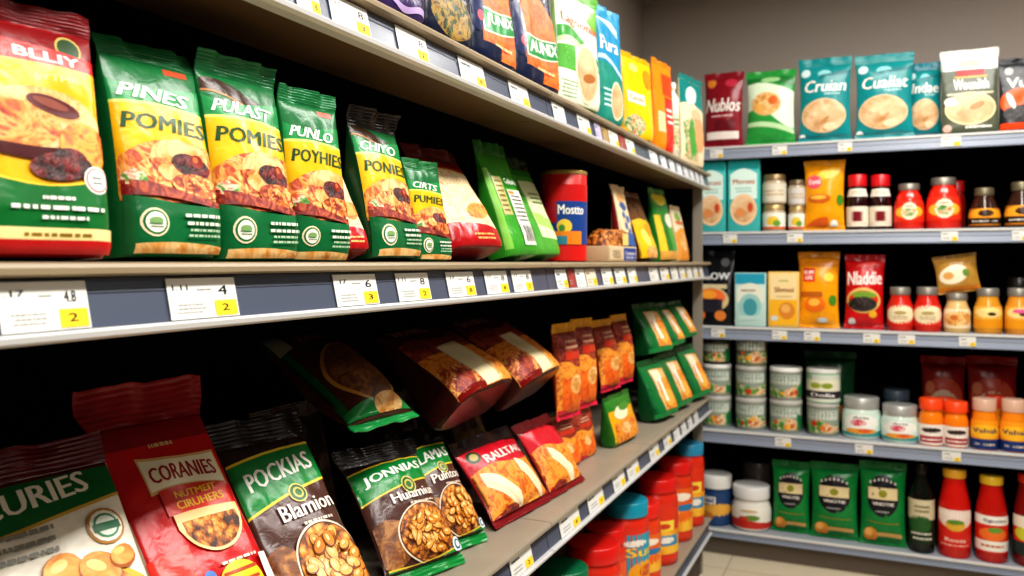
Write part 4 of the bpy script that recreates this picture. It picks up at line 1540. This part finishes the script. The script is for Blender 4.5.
G2R = 'red sauce jars on the second far shelf'
for (a, b_, y, lb) in ((893, 925, 184, 'smaller red sauce jar with a grey lid'), (925, 962, 178, 'larger red sauce jar with a grey lid')):
    x, r, h = bloc(a, b_, y, 1, BY + .065)
    vessel('sauce_jar', lb, 'jar', (x, BY + .065, BZ[1] + .0004), 0, [(r * .94, 0), (r, .005), (r, h * .42), (r * .94, h * .56), (r * .78, h * .74), (r * .66, h * .80), (r * .64, h * .88)], lac('dc2a1a', .12),
           (r * .70, h * .85, h, mat('pewter_lid', '8d877c', .4, .6)), [(h * .16, h * .62, 160, ink('e2361f'), redjar)], G2R, 28)
x, r, h = bloc(948, 966, 181, 1, BY + .16)
vessel('sauce_bottle', 'red capped bottle peeping out behind the larger red sauce jar', 'bottle', (x, BY + .16, BZ[1] + .0004), 0, [(r * .95, 0), (r, .004), (r, h * .6), (r * .8, h * .8)], lac('7a1010', .2), (r * .85, h * .78, h, lac('b5161a')), n=20)


def amber(A):
    A.band(ink('e8a02c'), .45, lambda u: .75 + .25 * math.sin(math.pi * u))
    A.ell(ink('3a2418'), .5, .72, .16, .2)
    A.band(ink('2a1a16'), .1, .42)
    A.dash(W, .2, .8, .18, .34, 1, 3)


for (a, b_, y, lb) in ((968, 1001, 188, 'squat dark jar with amber label and dull lid'), (1004, 1040, 182, 'squat dark jar with amber label at the right edge')):
    x, r, h = bloc(a, b_, y, 1, BY + .06)
    vessel('sauce_jar', lb, 'jar', (x, BY + .06, BZ[1] + .0004), 0, [(r * .92, 0), (r, .005), (r, h * .3), (r * .9, h * .5), (r * .62, h * .74), (r * .56, h * .82)], lac('3a2016', .12),
           (r * .62, h * .80, h, mat('olive_lid', '6f6650', .4, .5)), [(h * .06, h * .48, 190, ink('b5701c'), amber)], 'squat dark jars on the second far shelf', 28)

# third far shelf
G3 = 'packs on the third far shelf'
bag('snack_bag', 'black bag with an orange bowl picture, partly behind the left shelving', bpose(690, 734, 251, 2), 'g', film('17181c'), darkbowl, G3, .09, sealm=None, seed=82, **sm, rest=BZ[2])


def bluecarton(A):
    A.band(ink('2f9fba'), .80, 1)
    A.band(ink('e3e6d4'), .45, lambda u: .70 + .12 * math.sin(math.pi * u), .04, .96)
    A.dash(ink('8a6a5a'), .18, .72, .64, .72, 1, 3)
    A.ell(ink('9ccac6'), .5, .38, .38, .24)
    A.ell(ink('4a9aa4'), .5, .36, .24, .17)
    A.band(ink('bcd8d0'), .12, .2, .1, .9)


def yellowcarton(A):
    A.band(ink('f0d8a0'), .50, .98, .04, .96)
    A.dash(ink('9aa05a'), .3, .75, .82, .88, 1, 2)
    A.text(ink('a8501c'), 'Shmoi', .2, .85, .64, .73)
    A.dash(ink('b5936a'), .25, .8, .54, .58, 1, 4)
    A.band(ink('f0b42a'), .04, .5, .04, .96)
    A.ell(ink('d88a34'), .62, .30, .28, .16)
    A.ell(ink('eab060'), .58, .34, .16, .08)
    A.ell(ink('d0d4c8'), .2, .16, .14, .05)


x, r, h = bloc(735, 767, 273, 2, BY + .03)
carton('snack_carton', 'pale blue carton with a teal round mark on the third far shelf', (x, BY + .03, BZ[2] + .0004), 0, 2 * r, .05, h, paper('bcdad4'), bluecarton, G3)
x, r, h = bloc(768, 800, 272, 2, BY + .03)
carton('snack_carton', 'pale yellow carton between the blue carton and the orange bag', (x, BY + .03, BZ[2] + .0004), 0, 2 * r, .05, h, paper('e8be6a'), yellowcarton, G3)
bag('snack_bag', 'orange bag with a red square badge on the third far shelf', bpose(798, 839.5, 252, 2, dep=.06), 'p', film('f0a012'), goldbag, G3, .09, sealm=film('c8821a'), seed=83, **sm, rest=BZ[2])
bag('snack_bag', 'red bag with a bowl of dark beans on the third far shelf', bpose(844, 884, 255, 2, dep=.06, ro=.8), 'p', film('c8141a'), redbowl, G3, .09, sealm=film('a01016'), seed=84, **sm, rest=BZ[2])


def redlab(A):
    A.ell(ink('f0e2bc'), .5, .55, .42, .45)
    A.ell(ink('b5a06a'), .5, .62, .16, .1)
    A.dash(ink('8a5a3a'), .3, .7, .3, .5, 2, 4)


def jar3(a, b_, y, lb, bodyc, labc, art, lidc='8f8a80'):
    x, r, h = bloc(a, b_, y, 2, BY + .055)
    vessel('food_jar', lb, 'jar', (x, BY + .055, BZ[2] + .0004), 0, [(r * .94, 0), (r, .004), (r, h * .48), (r * .93, h * .60), (r * .76, h * .74), (r * .72, h * .86)], lac(bodyc, .12),
           (r * .78, h * .82, h, mat('grey_lid', lidc, .4, .5)), [(h * .12, h * .60, 170, ink(labc), art)], 'jars on the third far shelf', 28)


def noodlelab(A):
    A.ell(CREAM, .5, .5, .4, .42)
    A.ell(ink('c8702c'), .4, .55, .1, .14)


def honeylab(A):
    A.ell(ink('f0d48a'), .5, .72, .36, .26)
    A.ell(ink('3a2a1c'), .56, .66, .1, .08)
    A.band(ink('e0951f'), 0, .4)


jar3(886.5, 914, 287, 'red jar with cream oval label, left of a pair on the third far shelf', 'cf2a1c', 'd22a20', redlab)
jar3(913, 942, 287, 'red jar with cream oval label, right of a pair on the third far shelf', 'cf2a1c', 'd22a20', redlab)
jar3(943, 971, 293, 'cream jar under the small gold pouch', 'd9b87a', 'ecdcb8', noodlelab)
jar3(973, 1003, 288, 'amber jar right of the cream jar', 'd8962c', 'e6ac3c', honeylab)
jar3(1004, 1034, 288, 'amber jar with a pink mark at the right edge of the third far shelf', 'd8902c', 'e6a43c', lambda A: (honeylab(A), A.ell(ink('d85a8a'), .5, .8, .2, .1)))
Yp = BY + .055
x, r, h = bloc(943, 971, 293, 2, Yp)
bag('snack_pouch', 'small gold pouch balanced on the cream jar', (x + .01, Yp, BZ[2] + h + .002, 90, 4, -8, .16, .155, .05), 'p', film('b98a3c'), smallgold, None, .08, sealm=film('8a6628'), seed=85, **sm)
x, r, h = bloc(1004, 1034, 277, 2, BY + .2)
vessel('food_jar', 'dark jar standing behind the amber jar at the right edge', 'jar', (x, BY + .2, BZ[2] + .0004), 0, [(r * .94, 0), (r, .004), (r, h * .7), (r * .8, h * .8)], lac('231a14', .2), (r * .8, h * .8, h, lac('2a2622')), n=20)

# fourth far shelf: stacked tins
G4 = 'stacked vegetable tins on the fourth far shelf'


def veg(seed):
    def art(A):
        rr = random.Random(seed)
        A.band(ink('c9cfc4'), .55, .92, .2, .82)
        A.dash(ink('6a8a7a'), .2, .8, .68, .92, 2, seed)
        A.band(HERBF, .03, lambda u: .42 + .12 * math.sin(9 * u + seed), .12, .9)
        A.band(ink('1f7a44'), .03, lambda u: .5 + .2 * math.sin(7 * u + seed), .74 if seed % 2 else .10, .9 if seed % 2 else .2)
        for k in range(4):
            A.ell(ink(rr.choice(('3a8a3a', 'd8742c', 'c83a2c', 'e8a83a', '5a9a4a'))), rr.uniform(.25, .75), rr.uniform(.12, .42), rr.uniform(.03, .06), rr.uniform(.06, .12))
    return art


TINH = .142
Yt = BY + .085


def tin(a, b_, lev, lb, seed, body='8e9088', lidc='b9b7b0', Y=Yt, dark=False, hh=TINH):
    x0, x1 = x_at(a, Y), x_at(b_, Y)
    r = (x1 - x0) / 2 * .965
    vessel('vegetable_tin', lb, 'tin', ((x0 + x1) / 2, Y, BZ[3] + .0005 + lev * (TINH + .0004)), 0, [(r * .94, 0), (r * .95, .004), (r * .98, hh - .02), (r * .98, hh - .014)], lac(body, .3),
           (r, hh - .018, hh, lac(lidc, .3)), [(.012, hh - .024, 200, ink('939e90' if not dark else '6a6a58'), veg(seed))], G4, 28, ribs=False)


tin(702, 732, 0, 'vegetable tin at the bottom of the leftmost stack', 1)
tin(735, 767, 0, 'vegetable tin at the bottom of the second stack', 2)
tin(769, 803, 0, 'vegetable tin at the bottom of the third stack', 3)
tin(806, 840, 0, 'vegetable tin at the bottom of the fourth stack', 4)
tin(702, 732, 1, 'vegetable tin with white lid on top of the leftmost tin', 5, lidc='e4e2dc')
tin(735, 767, 1, 'vegetable tin in the middle of the tallest stack', 6)
tin(769, 803, 1, 'vegetable tin with white lid, topmost of the third stack', 7, lidc='e4e2dc')
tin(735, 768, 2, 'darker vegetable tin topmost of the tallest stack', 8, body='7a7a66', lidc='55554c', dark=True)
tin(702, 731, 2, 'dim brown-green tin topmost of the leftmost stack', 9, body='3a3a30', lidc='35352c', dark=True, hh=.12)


def tubart(A):
    A.band(ink('2a8a5a'), .6, 1, 0, .3)
    A.band(ink('e6e2c6'), .38, .80, .12, .85)
    A.ell(ink('9aa83a'), .38, .60, .10, .10)
    A.ell(ink('8a9a34'), .58, .60, .10, .10)
    A.band(ink('2c2438'), .14, .40, .08, .9)
    A.text(W, 'Dolia', .3, .72, .20, .33)


x0, x1 = x_at(806, Yt), x_at(841, Yt)
vessel('vegetable_tin', 'tin with a black and cream label on top of the fourth stack', 'tin', ((x0 + x1) / 2, Yt, BZ[3] + TINH + .0009), 0, [((x1 - x0) / 2 * .94, 0), ((x1 - x0) / 2 * .965, .004), ((x1 - x0) / 2 * .965, .13)], lac('5ab08a', .3),
       ((x1 - x0) / 2 * .98, .126, .144, lac('d6d4cc', .3)), [(.004, .122, 200, ink('cfd8c8'), tubart)], G4, 28, ribs=False)
bag('snack_bag', 'dark green bag standing in shade behind the fourth stack of tins', bpose(804, 856, 352, 3, dep=.24), 'p', film('12502a'), greendark, None, .09, sealm=None, seed=86, **sm, rest=BZ[3])


def mint(A):
    A.ell(ink('f4f2ea'), .5, .6, .3, .4)
    A.ell(ink('d85a6a'), .46, .62, .12, .16)
    A.band(ink('2a9a9a'), 0, lambda u: .12 + .12 * u)
    A.ell(ink('e8a03a'), .5, .22, .26, .14)
    A.ell(ink('d8602c'), .56, .26, .12, .1)
    A.text(ink('3a5a5a'), 'Arla', .38, .62, .82, .92)


for (a, b_, y, lb) in ((841, 882, 396, 'wide mint and white jar, left of a pair on the fourth far shelf'), (880, 920, 404, 'wide mint and white jar, right of a pair on the fourth far shelf')):
    Yj = BY + (.10 if a == 841 else .075)
    x, r, h = bloc(a, b_, y, 3, Yj)
    vessel('food_jar', lb, 'jar', (x, Yj, BZ[3] + .0004), 0, [(r * .92, 0), (r * .98, .008), (r * .98, h * .58), (r * .9, h * .68), (r * .86, h * .74)], lac('cfe0d4', .15), (r * .9, h * .72, h, mat('silver_lid', 'b5b5b0', .35, .4)), [(h * .08, h * .60, 190, ink('d6ebe0'), mint)], 'mint jars on the fourth far shelf', 32)
x, r, h = bloc(882, 911, 389, 3, BY + .25)
vessel('food_jar', 'blue-grey lidded jar behind the mint jars', 'jar', (x, BY + .25, BZ[3] + .0004), 0, [(r * .95, 0), (r, .006), (r, h * .7), (r * .9, h * .78)], lac('39424a', .25), (r * .95, h * .77, h, mat('blue_grey_lid', '4a5a66', .4)), n=24)


def juice(A):
    A.band(ink('efe6dc'), 0, 1)
    A.ell(ink('3a2a2a'), .5, .72, .24, .14)
    A.band(ink('a8202a'), .1, .42, .2, .8)
    A.dash(W, .25, .75, .16, .36, 1, 4)


G4J = 'orange juice bottles on the fourth far shelf'
for (a, b_, y, lb, Yj) in ((918, 944, 398, 'orange juice bottle with white label, left of a pair', BY + .05), (943, 969, 401, 'orange juice bottle with white label, right of a pair', BY + .05),
                           (934, 956, 397, 'orange-capped juice bottle behind the pair of juice bottles', BY + .17)):
    x, r, h = bloc(a, b_, y, 3, Yj)
    vessel('juice_bottle', lb, 'bottle', (x, Yj, BZ[3] + .0004), 0, [(r * .95, 0), (r, .004), (r, h * .58), (r * .9, h * .68), (r * .8, h * .74), (r * .8, h * .78)], lac('f08418', .15),
           (r * .94, h * .76, h, lac('ee4f1e')), [(h * .03, h * .46, 200, paper('efe6dc'), juice)], G4J, 24)


def duo(A):
    A.band(ink('223a72'), 0, .36)
    A.dash(ink('d8c8b0'), .2, .8, .1, .26, 1, 2)
    A.ell(ink('f6b82c'), .5, .62, .4, .24)
    A.text(ink('22335e'), 'Vabak', .22, .78, .58, .74)


G4D = 'orange and blue jars on the fourth far shelf'
for (a, b_, y, lb, Yj, lc) in ((970, 999, 398, 'orange and blue jar with a pale metal lid, left of a pair', BY + .05, 'd0a890'), (999, 1029, 399, 'orange and blue jar with a pale metal lid at the right edge', BY + .05, 'd0a890'),
                               (983, 1008, 395, 'red-orange lidded jar behind the orange and blue pair', BY + .17, 'e2401e')):
    x, r, h = bloc(a, b_, y, 3, Yj)
    vessel('sauce_jar', lb, 'jar', (x, Yj, BZ[3] + .0004), 0, [(r * .95, 0), (r, .004), (r, h * .48), (r * .86, h * .66), (r * .8, h * .78)], lac('ee8a1c', .15),
           (r * .86, h * .76, h, lac(lc)), [(h * .02, h * .58, 200, ink('f09a20'), duo)], G4D, 24)
G4R = 'dark red bags behind the juice bottles'
bag('snack_bag', 'dark red bag behind the juice bottles, left of two', bpose(921, 966, 357, 3, dep=.27), 'p', film('8e1714'), redback, G4R, .1, sealm=None, seed=87, **sm, rest=BZ[3])
bag('snack_bag', 'dark red bag behind the orange and blue jars, right of two', bpose(967, 1018, 357, 3, dep=.27), 'p', film('8e1714'), redback, G4R, .1, sealm=None, seed=88, **sm, rest=BZ[3])


# bottom far shelf
def bluejar(A):
    A.band(ink('2a4a78'), 0, 1)
    A.band(ink('e8e4dc'), .62, .86, .1, .55)
    A.ell(ink('e8b04a'), .6, .45, .34, .2)
    A.ell(ink('c87a3a'), .3, .22, .2, .2)
    A.text(ink('2a3a8a'), 'Ukal', .16, .5, .68, .8)


def whitered(A):
    A.band(ink('c0342a'), 0, lambda u: .34 + .08 * math.sin(5 * u))
    A.ell(ink('6a8a3a'), .55, .52, .12, .14)
    A.ell(ink('c8b08a'), .5, .84, .14, .07)
    A.ell(ink('c84a34'), .42, .48, .08, .1)


x, r, h = bloc(700, 732, 473, 4, BY + .09)
vessel('food_jar', 'blue labelled jar with a white lid, leftmost on the bottom far shelf', 'jar', (x, BY + .09, BZ[4] + .0004), 0, [(r * .93, 0), (r * .97, .006), (r * .97, h * .7), (r * .92, h * .76)], lac('28456e', .2),
       (r, h * .74, h, lac('dcdad4')), [(h * .04, h * .68, 190, ink('2a4a78'), bluejar)], None, 30)
x, r, h = bloc(731, 772, 484, 4, BY + .085)
vessel('food_jar', 'round white and red jar with a white lid on the bottom far shelf', 'jar', (x, BY + .085, BZ[4] + .0004), 0, [(r * .86, 0), (r * .98, .012), (r * .99, h * .45), (r * .92, h * .60), (r * .84, h * .68), (r * .84, h * .74)], lac('e6e2d8', .15),
       (r * .92, h * .72, h, lac('dcdad6')), [(h * .08, h * .55, 190, ink('ebe7dc'), whitered)], None, 32)
x, r, h = bloc(742, 775, 460, 4, BY + .26)
vessel('food_jar', 'dim dark-lidded jar in the shade behind the white and red jar', 'jar', (x, BY + .26, BZ[4] + .0004), 0, [(r * .95, 0), (r, .008), (r, h * .7), (r * .9, h * .78)], lac('4a3e38', .3), (r * .98, h * .76, h, lac('4a443e')), n=24)
G5 = 'green crest bags on the bottom far shelf'
for k, (a, b_, y, lb) in enumerate(((772, 810, 462, 'green bag with a dark round crest, left of three'), (810.5, 858.5, 464, 'green bag with a dark round crest, middle of three'), (859.5, 906.5, 463, 'green bag with a dark round crest, right of three'))):
    bag('snack_bag', lb, bpose(a, b_, y, 4, t=.07, dep=.075 - .01 * k), 'p', film('14803c'), greencrest, G5, .1, sealm=film('0f6a32'), seed=90 + k, wr=.7, **sm, rest=BZ[4])
x, r, h = bloc(908, 935, 462, 4, BY + .06)


def oil(A):
    A.band(ink('cfc4a4'), .55, 1)
    A.ell(ink('2a5a2a'), .45, .45, .3, .2)
    A.dash(ink('d8d8c8'), .2, .8, .08, .3, 2, 3)
    A.dash(ink('6a5a3a'), .3, .7, .7, .9, 2, 4)


vessel('oil_bottle', 'tall black bottle with a cream and green label', 'bottle', (x, BY + .06, BZ[4] + .0004), 0, [(r * .95, 0), (r, .005), (r, h * .60), (r * .9, h * .68), (r * .5, h * .80), (r * .42, h * .86), (r * .42, h * .9)], lac('12160f', .1),
       (r * .5, h * .88, h, lac('16120f')), [(h * .10, h * .60, 180, ink('20301c'), oil)], None, 28)


def sauce1(A):
    A.band(ink('f0e6da'), lambda u: .75 - .45 * math.sin(math.pi * u) * .6, 1, .08, .92)
    A.ell(ink('d8a83a'), .5, .60, .22, .16)
    A.ell(ink('5a8a2a'), .5, .68, .18, .07)
    A.text(ink('f0d8c8'), 'Rossa', .28, .72, .16, .26)
    A.dash(ink('f0d8c8'), .15, .85, .04, .10, 1, 3)


def sauce2(A):
    A.band(ink('efe8de'), .76, 1)
    A.band(ink('efe8de'), .04, .32)
    A.ell(ink('e8742c'), .5, .5, .32, .18)
    A.ell(ink('6a9a3a'), .55, .62, .16, .08)
    A.text(ink('5a4a6a'), 'Sguilo', .3, .8, .82, .92)
    A.dash(ink('c06a4a'), .2, .8, .12, .26, 1, 5)


def sauce3(A):
    A.band(ink('e8dcc8'), .7, 1)
    A.ell(ink('c8c83a'), .4, .55, .3, .18)
    A.band(ink('20302c'), 0, .34)


G5S = 'red sauce bottles on the bottom far shelf'
for (a, b_, y, lb, lc, la, bc) in ((937, 972, 468, 'red sauce bottle with yellow cap and pointed white label', 'd8a02c', sauce1, 'c81e14'), (974, 1009, 475, 'red sauce bottle with yellow cap and banded white label', 'd8b02c', sauce2, 'b81c12'),
                                   (1012, 1048, 473, 'red-capped dark sauce bottle at the right edge of the bottom far shelf', 'c8301c', sauce3, '7a1410')):
    x, r, h = bloc(a, b_, y, 4, BY + .06)
    vessel('sauce_bottle', lb, 'bottle', (x, BY + .06, BZ[4] + .0004), 0, [(r * .9, 0), (r * .97, .008), (r * .97, h * .50), (r * .92, h * .62), (r * .72, h * .80), (r * .64, h * .88), (r * .64, h * .92)], lac(bc, .12),
           (r * .7, h * .90, h, lac(lc)), [(h * .12, h * .55, 170, ink('d2281c'), la)], G5S, 28)

# ------------------------------------------------------------------ price tags
CARD = paper('dcdbd6')
YEL = paper('f2cc1c')
INKB = ink('2c2c2e')
_pt = {}


def tag_mesh(w, h, var, big):
    """a card and its yellow corner sticker, both facing -Y"""
    b = MB()
    b.box(-w / 2, w / 2, 0, .0008, 0, h, CARD)
    A = Art(b, lambda u, v, o: ((u - .5) * w, -o, v * h), w, h, 8)
    A.step = .00012
    rr = random.Random(var)
    if big:
        A.text(INKB, rr.choice(('.17', '1.11', '13.7')), .07, .28, .70, .84)
        A.text(INKB, rr.choice(('4.8', '4', '8', '6')), .72, .86, .56, .80)
        A.dash(ink('9a9a98'), .40, .62, .66, .76, 1, var)
        A.dash(ink('b0b0ac'), .10, .52, .12, .40, 3, var + 1)
    else:
        A.dash(INKB, .08, .45, .62, .86, 1, var)
        A.dash(ink('9a9a98'), .10, .55, .14, .46, 2, var + 1)
    s = MB()
    s.box(.14 * w, .47 * w, -.0008, -.0003, .04 * h, .42 * h, YEL)
    A = Art(s, lambda u, v, o: (.14 * w + u * .33 * w, -.0009 - o, .04 * h + v * .38 * h), .33 * w, .38 * h, 6)
    A.step = .00012
    A.text(INKB, rr.choice(('2', '3', '8')), .3, .62, .3, .75)
    return b, s


def tag_left(px0, px1, zs, label, yellow=True, col=None, big=False):
    X = -.6492
    y0, y1 = y_at(px0, X), y_at(px1, X)
    w = (y1 - y0)
    root = thing('price_tag', label, 'price tag', (X, (y0 + y1) / 2, zs - .0588), pose_matrix(0, 12.5, 0), 'price tags on the left shelving')
    b, s = tag_mesh(w, .043, int(px0), big)
    if col:
        b.mats[0] = paper(col)
    b.build('card', root, smooth=False)
    if yellow:
        s.build('sticker', root, smooth=False)


up = [(298, 322, 'at the top edge of the view, leftmost of all'), (333, 372, 'under the purple pouch on the upper rail'), (400, 430, 'under the navy and gold pouch'),
      (462, 487, 'under the JUNIX pouch'), (512, 531, 'under the AUNIX pouch')]
for a, b_, l in up:
    tag_left(a, b_, Z_TOP, 'white price tag with yellow corner ' + l, big=a < 420)
for a, b_, l, yl, c in ((555, 567, 'pale price tag just right of the upper rail joint', False, None), (580, 592, 'white price tag with yellow corner under the blue pouch', True, None), (597, 603, 'narrow lilac tag on the upper rail', False, 'b9b0cc'),
                        (604, 610, 'narrow dull gold tag on the upper rail', False, 'a88a52'), (611, 620, 'white tag with orange print under the yellow pouch', True, 'e6e0d4'), (621, 627, 'narrow red tag on the upper rail', False, '9a4440'),
                        (628, 636, 'white tag with green print left of the far upper rail joint', True, 'dfe6da')):
    tag_left(a, b_, Z_TOP, l, yl, c)
ords = ['first', 'second', 'third', 'fourth', 'fifth', 'sixth', 'seventh', 'eighth']
for k, (a, b_) in enumerate(((651, 659), (662, 668), (670.5, 676), (678, 683), (685, 689.5), (691, 695), (696.5, 700), (701.5, 704.5))):
    tag_left(a, b_, Z_TOP, 'plain pale tag on the far end of the upper rail, %s past the joint' % ords[k], False, 'd2d4d6')
for a, b_, l in ((2, 92, 'large price tag with yellow corner under the BLLIY bag'), (172, 240, 'price tag with yellow corner under the PULAST bag'), (338, 380, 'price tag with yellow corner under the half hidden rice bag'),
                 (400, 432, 'price tag with yellow corner under the smallest POMIES-style bag'), (450, 477, 'price tag with yellow corner under the leaning dark red bag'), (488, 510, 'price tag with yellow corner under the barcode bag'),
                 (515, 534, 'price tag with yellow corner left of the eye-level rail joint')):
    tag_left(a, b_, Z_MID, l, big=True)
for a, b_, l, yl, c in ((558, 569, 'white price tag with yellow corner right under the red tin', True, None), (570.5, 577, 'small red tag under the red tin', False, '9c3a34'), (578, 587, 'white tag right of the small red tag', False, 'e6e4de'),
                        (588, 598, 'beige and yellow tag under the snack tray', True, 'd8cdb8'), (604, 614, 'white price tag with yellow corner under the right end of the snack tray', True, None), (617, 627, 'white price tag with yellow corner under the maroon-sided bag', True, None),
                        (630, 638, 'white price tag left of the far eye-level rail joint', True, None)):
    tag_left(a, b_, Z_MID, l, yl, c)
for k, (a, b_) in enumerate(((651, 659.5), (662, 670), (672.5, 679), (681, 686.5), (688, 693), (694.5, 699), (700.5, 704))):
    tag_left(a, b_, Z_MID, 'plain pale tag on the far end of the eye-level rail, %s past the joint' % ords[k], k % 2 == 1, 'd4d2ca')
for a, b_, l in ((513, 534, 'price tag with yellow corner on the lower rail, nearest the viewer'), (562, 581, 'price tag with yellow corner on the lower rail above the dark green lid'), (590, 605, 'price tag with yellow corner on the lower rail left of the teal lid'),
                 (615, 626, 'price tag with yellow corner on the lower rail above the teal lid'), (629, 640, 'price tag with yellow corner on the lower rail just left of its joint')):
    tag_left(a, b_, Z_LOW, l)
for k, (a, b_) in enumerate(((651, 660), (665, 672), (675, 680.5), (682.5, 687), (689, 693), (695, 699))):
    tag_left(a, b_, Z_LOW, 'pale price tag on the far end of the lower rail, %s past the joint' % ords[k], k < 2, 'd6d6d2')


def tag_back(px0, px1, row, label):
    Y = BY - .0095
    x0, x1 = x_at(px0, Y), x_at(px1, Y)
    w = x1 - x0
    root = thing('price_tag', label, 'price tag', (x0 / 2 + x1 / 2, Y, BZ[row] - .0505), (0, 0, 0), 'price tags on the far shelving')
    b, s = tag_mesh(w, .038, int(px0), False)
    b.build('card', root, smooth=False)
    s.build('sticker', root, smooth=False)


for row, lst in enumerate((((710, 723, 'under the maroon bag'), (772, 787, 'under the green and white bag'), (838, 852, 'under the Cruian bag'), (941, 961, 'under the white-topped bag')),
                           ((723, 737, 'under the two teal cartons'), (787, 803, 'under the stacked small jars'), (941, 958, 'under the larger red sauce jar'), (1012, 1028, 'at the right edge of the second far shelf')),
                           ((711, 725, 'under the black bowl bag'), (772, 787, 'under the pale yellow carton'), (804, 820, 'under the orange bag with red badge'), (863, 880, 'under the red bean bag'), (898, 915, 'under the pair of red jars'), (959, 976, 'under the cream jar')),
                           ((775, 791, 'under the third stack of tins'), (855, 873, 'under the mint jars'), (942, 961, 'under the juice bottles')))):
    for a, b_, l in lst:
        tag_back(a, b_, row, 'small white price tag with yellow corner ' + l)

# ------------------------------------------------------------------ light
def area(name, loc, rot, sx, sy, power, col=(1, .97, .92)):
    l = bpy.data.lights.new(name, 'AREA')
    l.shape = 'RECTANGLE'
    l.size, l.size_y = sx, sy
    l.energy = power
    l.color = col
    o = bpy.data.objects.new(name, l)
    COL.objects.link(o)
    o.location = loc
    o.rotation_euler = rot
    return o


area('ceiling_lamp_near', (.36, .05, 2.66), (0, 0, 0), .25, 1.7, 57)
area('ceiling_lamp_middle', (.36, 1.75, 2.66), (0, 0, 0), .25, 1.5, 38)
area('ceiling_lamp_far', (.35, 2.95, 2.66), (0, 0, 0), 1.2, .25, 28)
area('ceiling_lamp_aisle', (1.9, 1.6, 2.64), (0, 0, 0), .3, 2.5, 14)
wd = bpy.data.worlds.new('store_ambient')
SC.world = wd
wd.use_nodes = True
wd.node_tree.nodes['Background'].inputs['Color'].default_value = (1, .95, .9, 1)
wd.node_tree.nodes['Background'].inputs['Strength'].default_value = .06

# ------------------------------------------------------------------ camera
cam = bpy.data.cameras.new('camera')
cam.sensor_width = 36
cam.lens = 36 * FPX / 1024
cam.shift_y = -26 / 1024
cam.clip_start = .02
cam.dof.use_dof = True
cam.dof.focus_distance = 1.2
cam.dof.aperture_fstop = 5.
co = bpy.data.objects.new('camera', cam)
COL.objects.link(co)
co.location = (0, 0, CH)
co.rotation_euler = (R(90), 0, YAW)
SC.camera = co
SC.view_settings.view_transform = 'Standard'
SC.view_settings.look = 'Medium High Contrast'
SC.view_settings.exposure = -.08
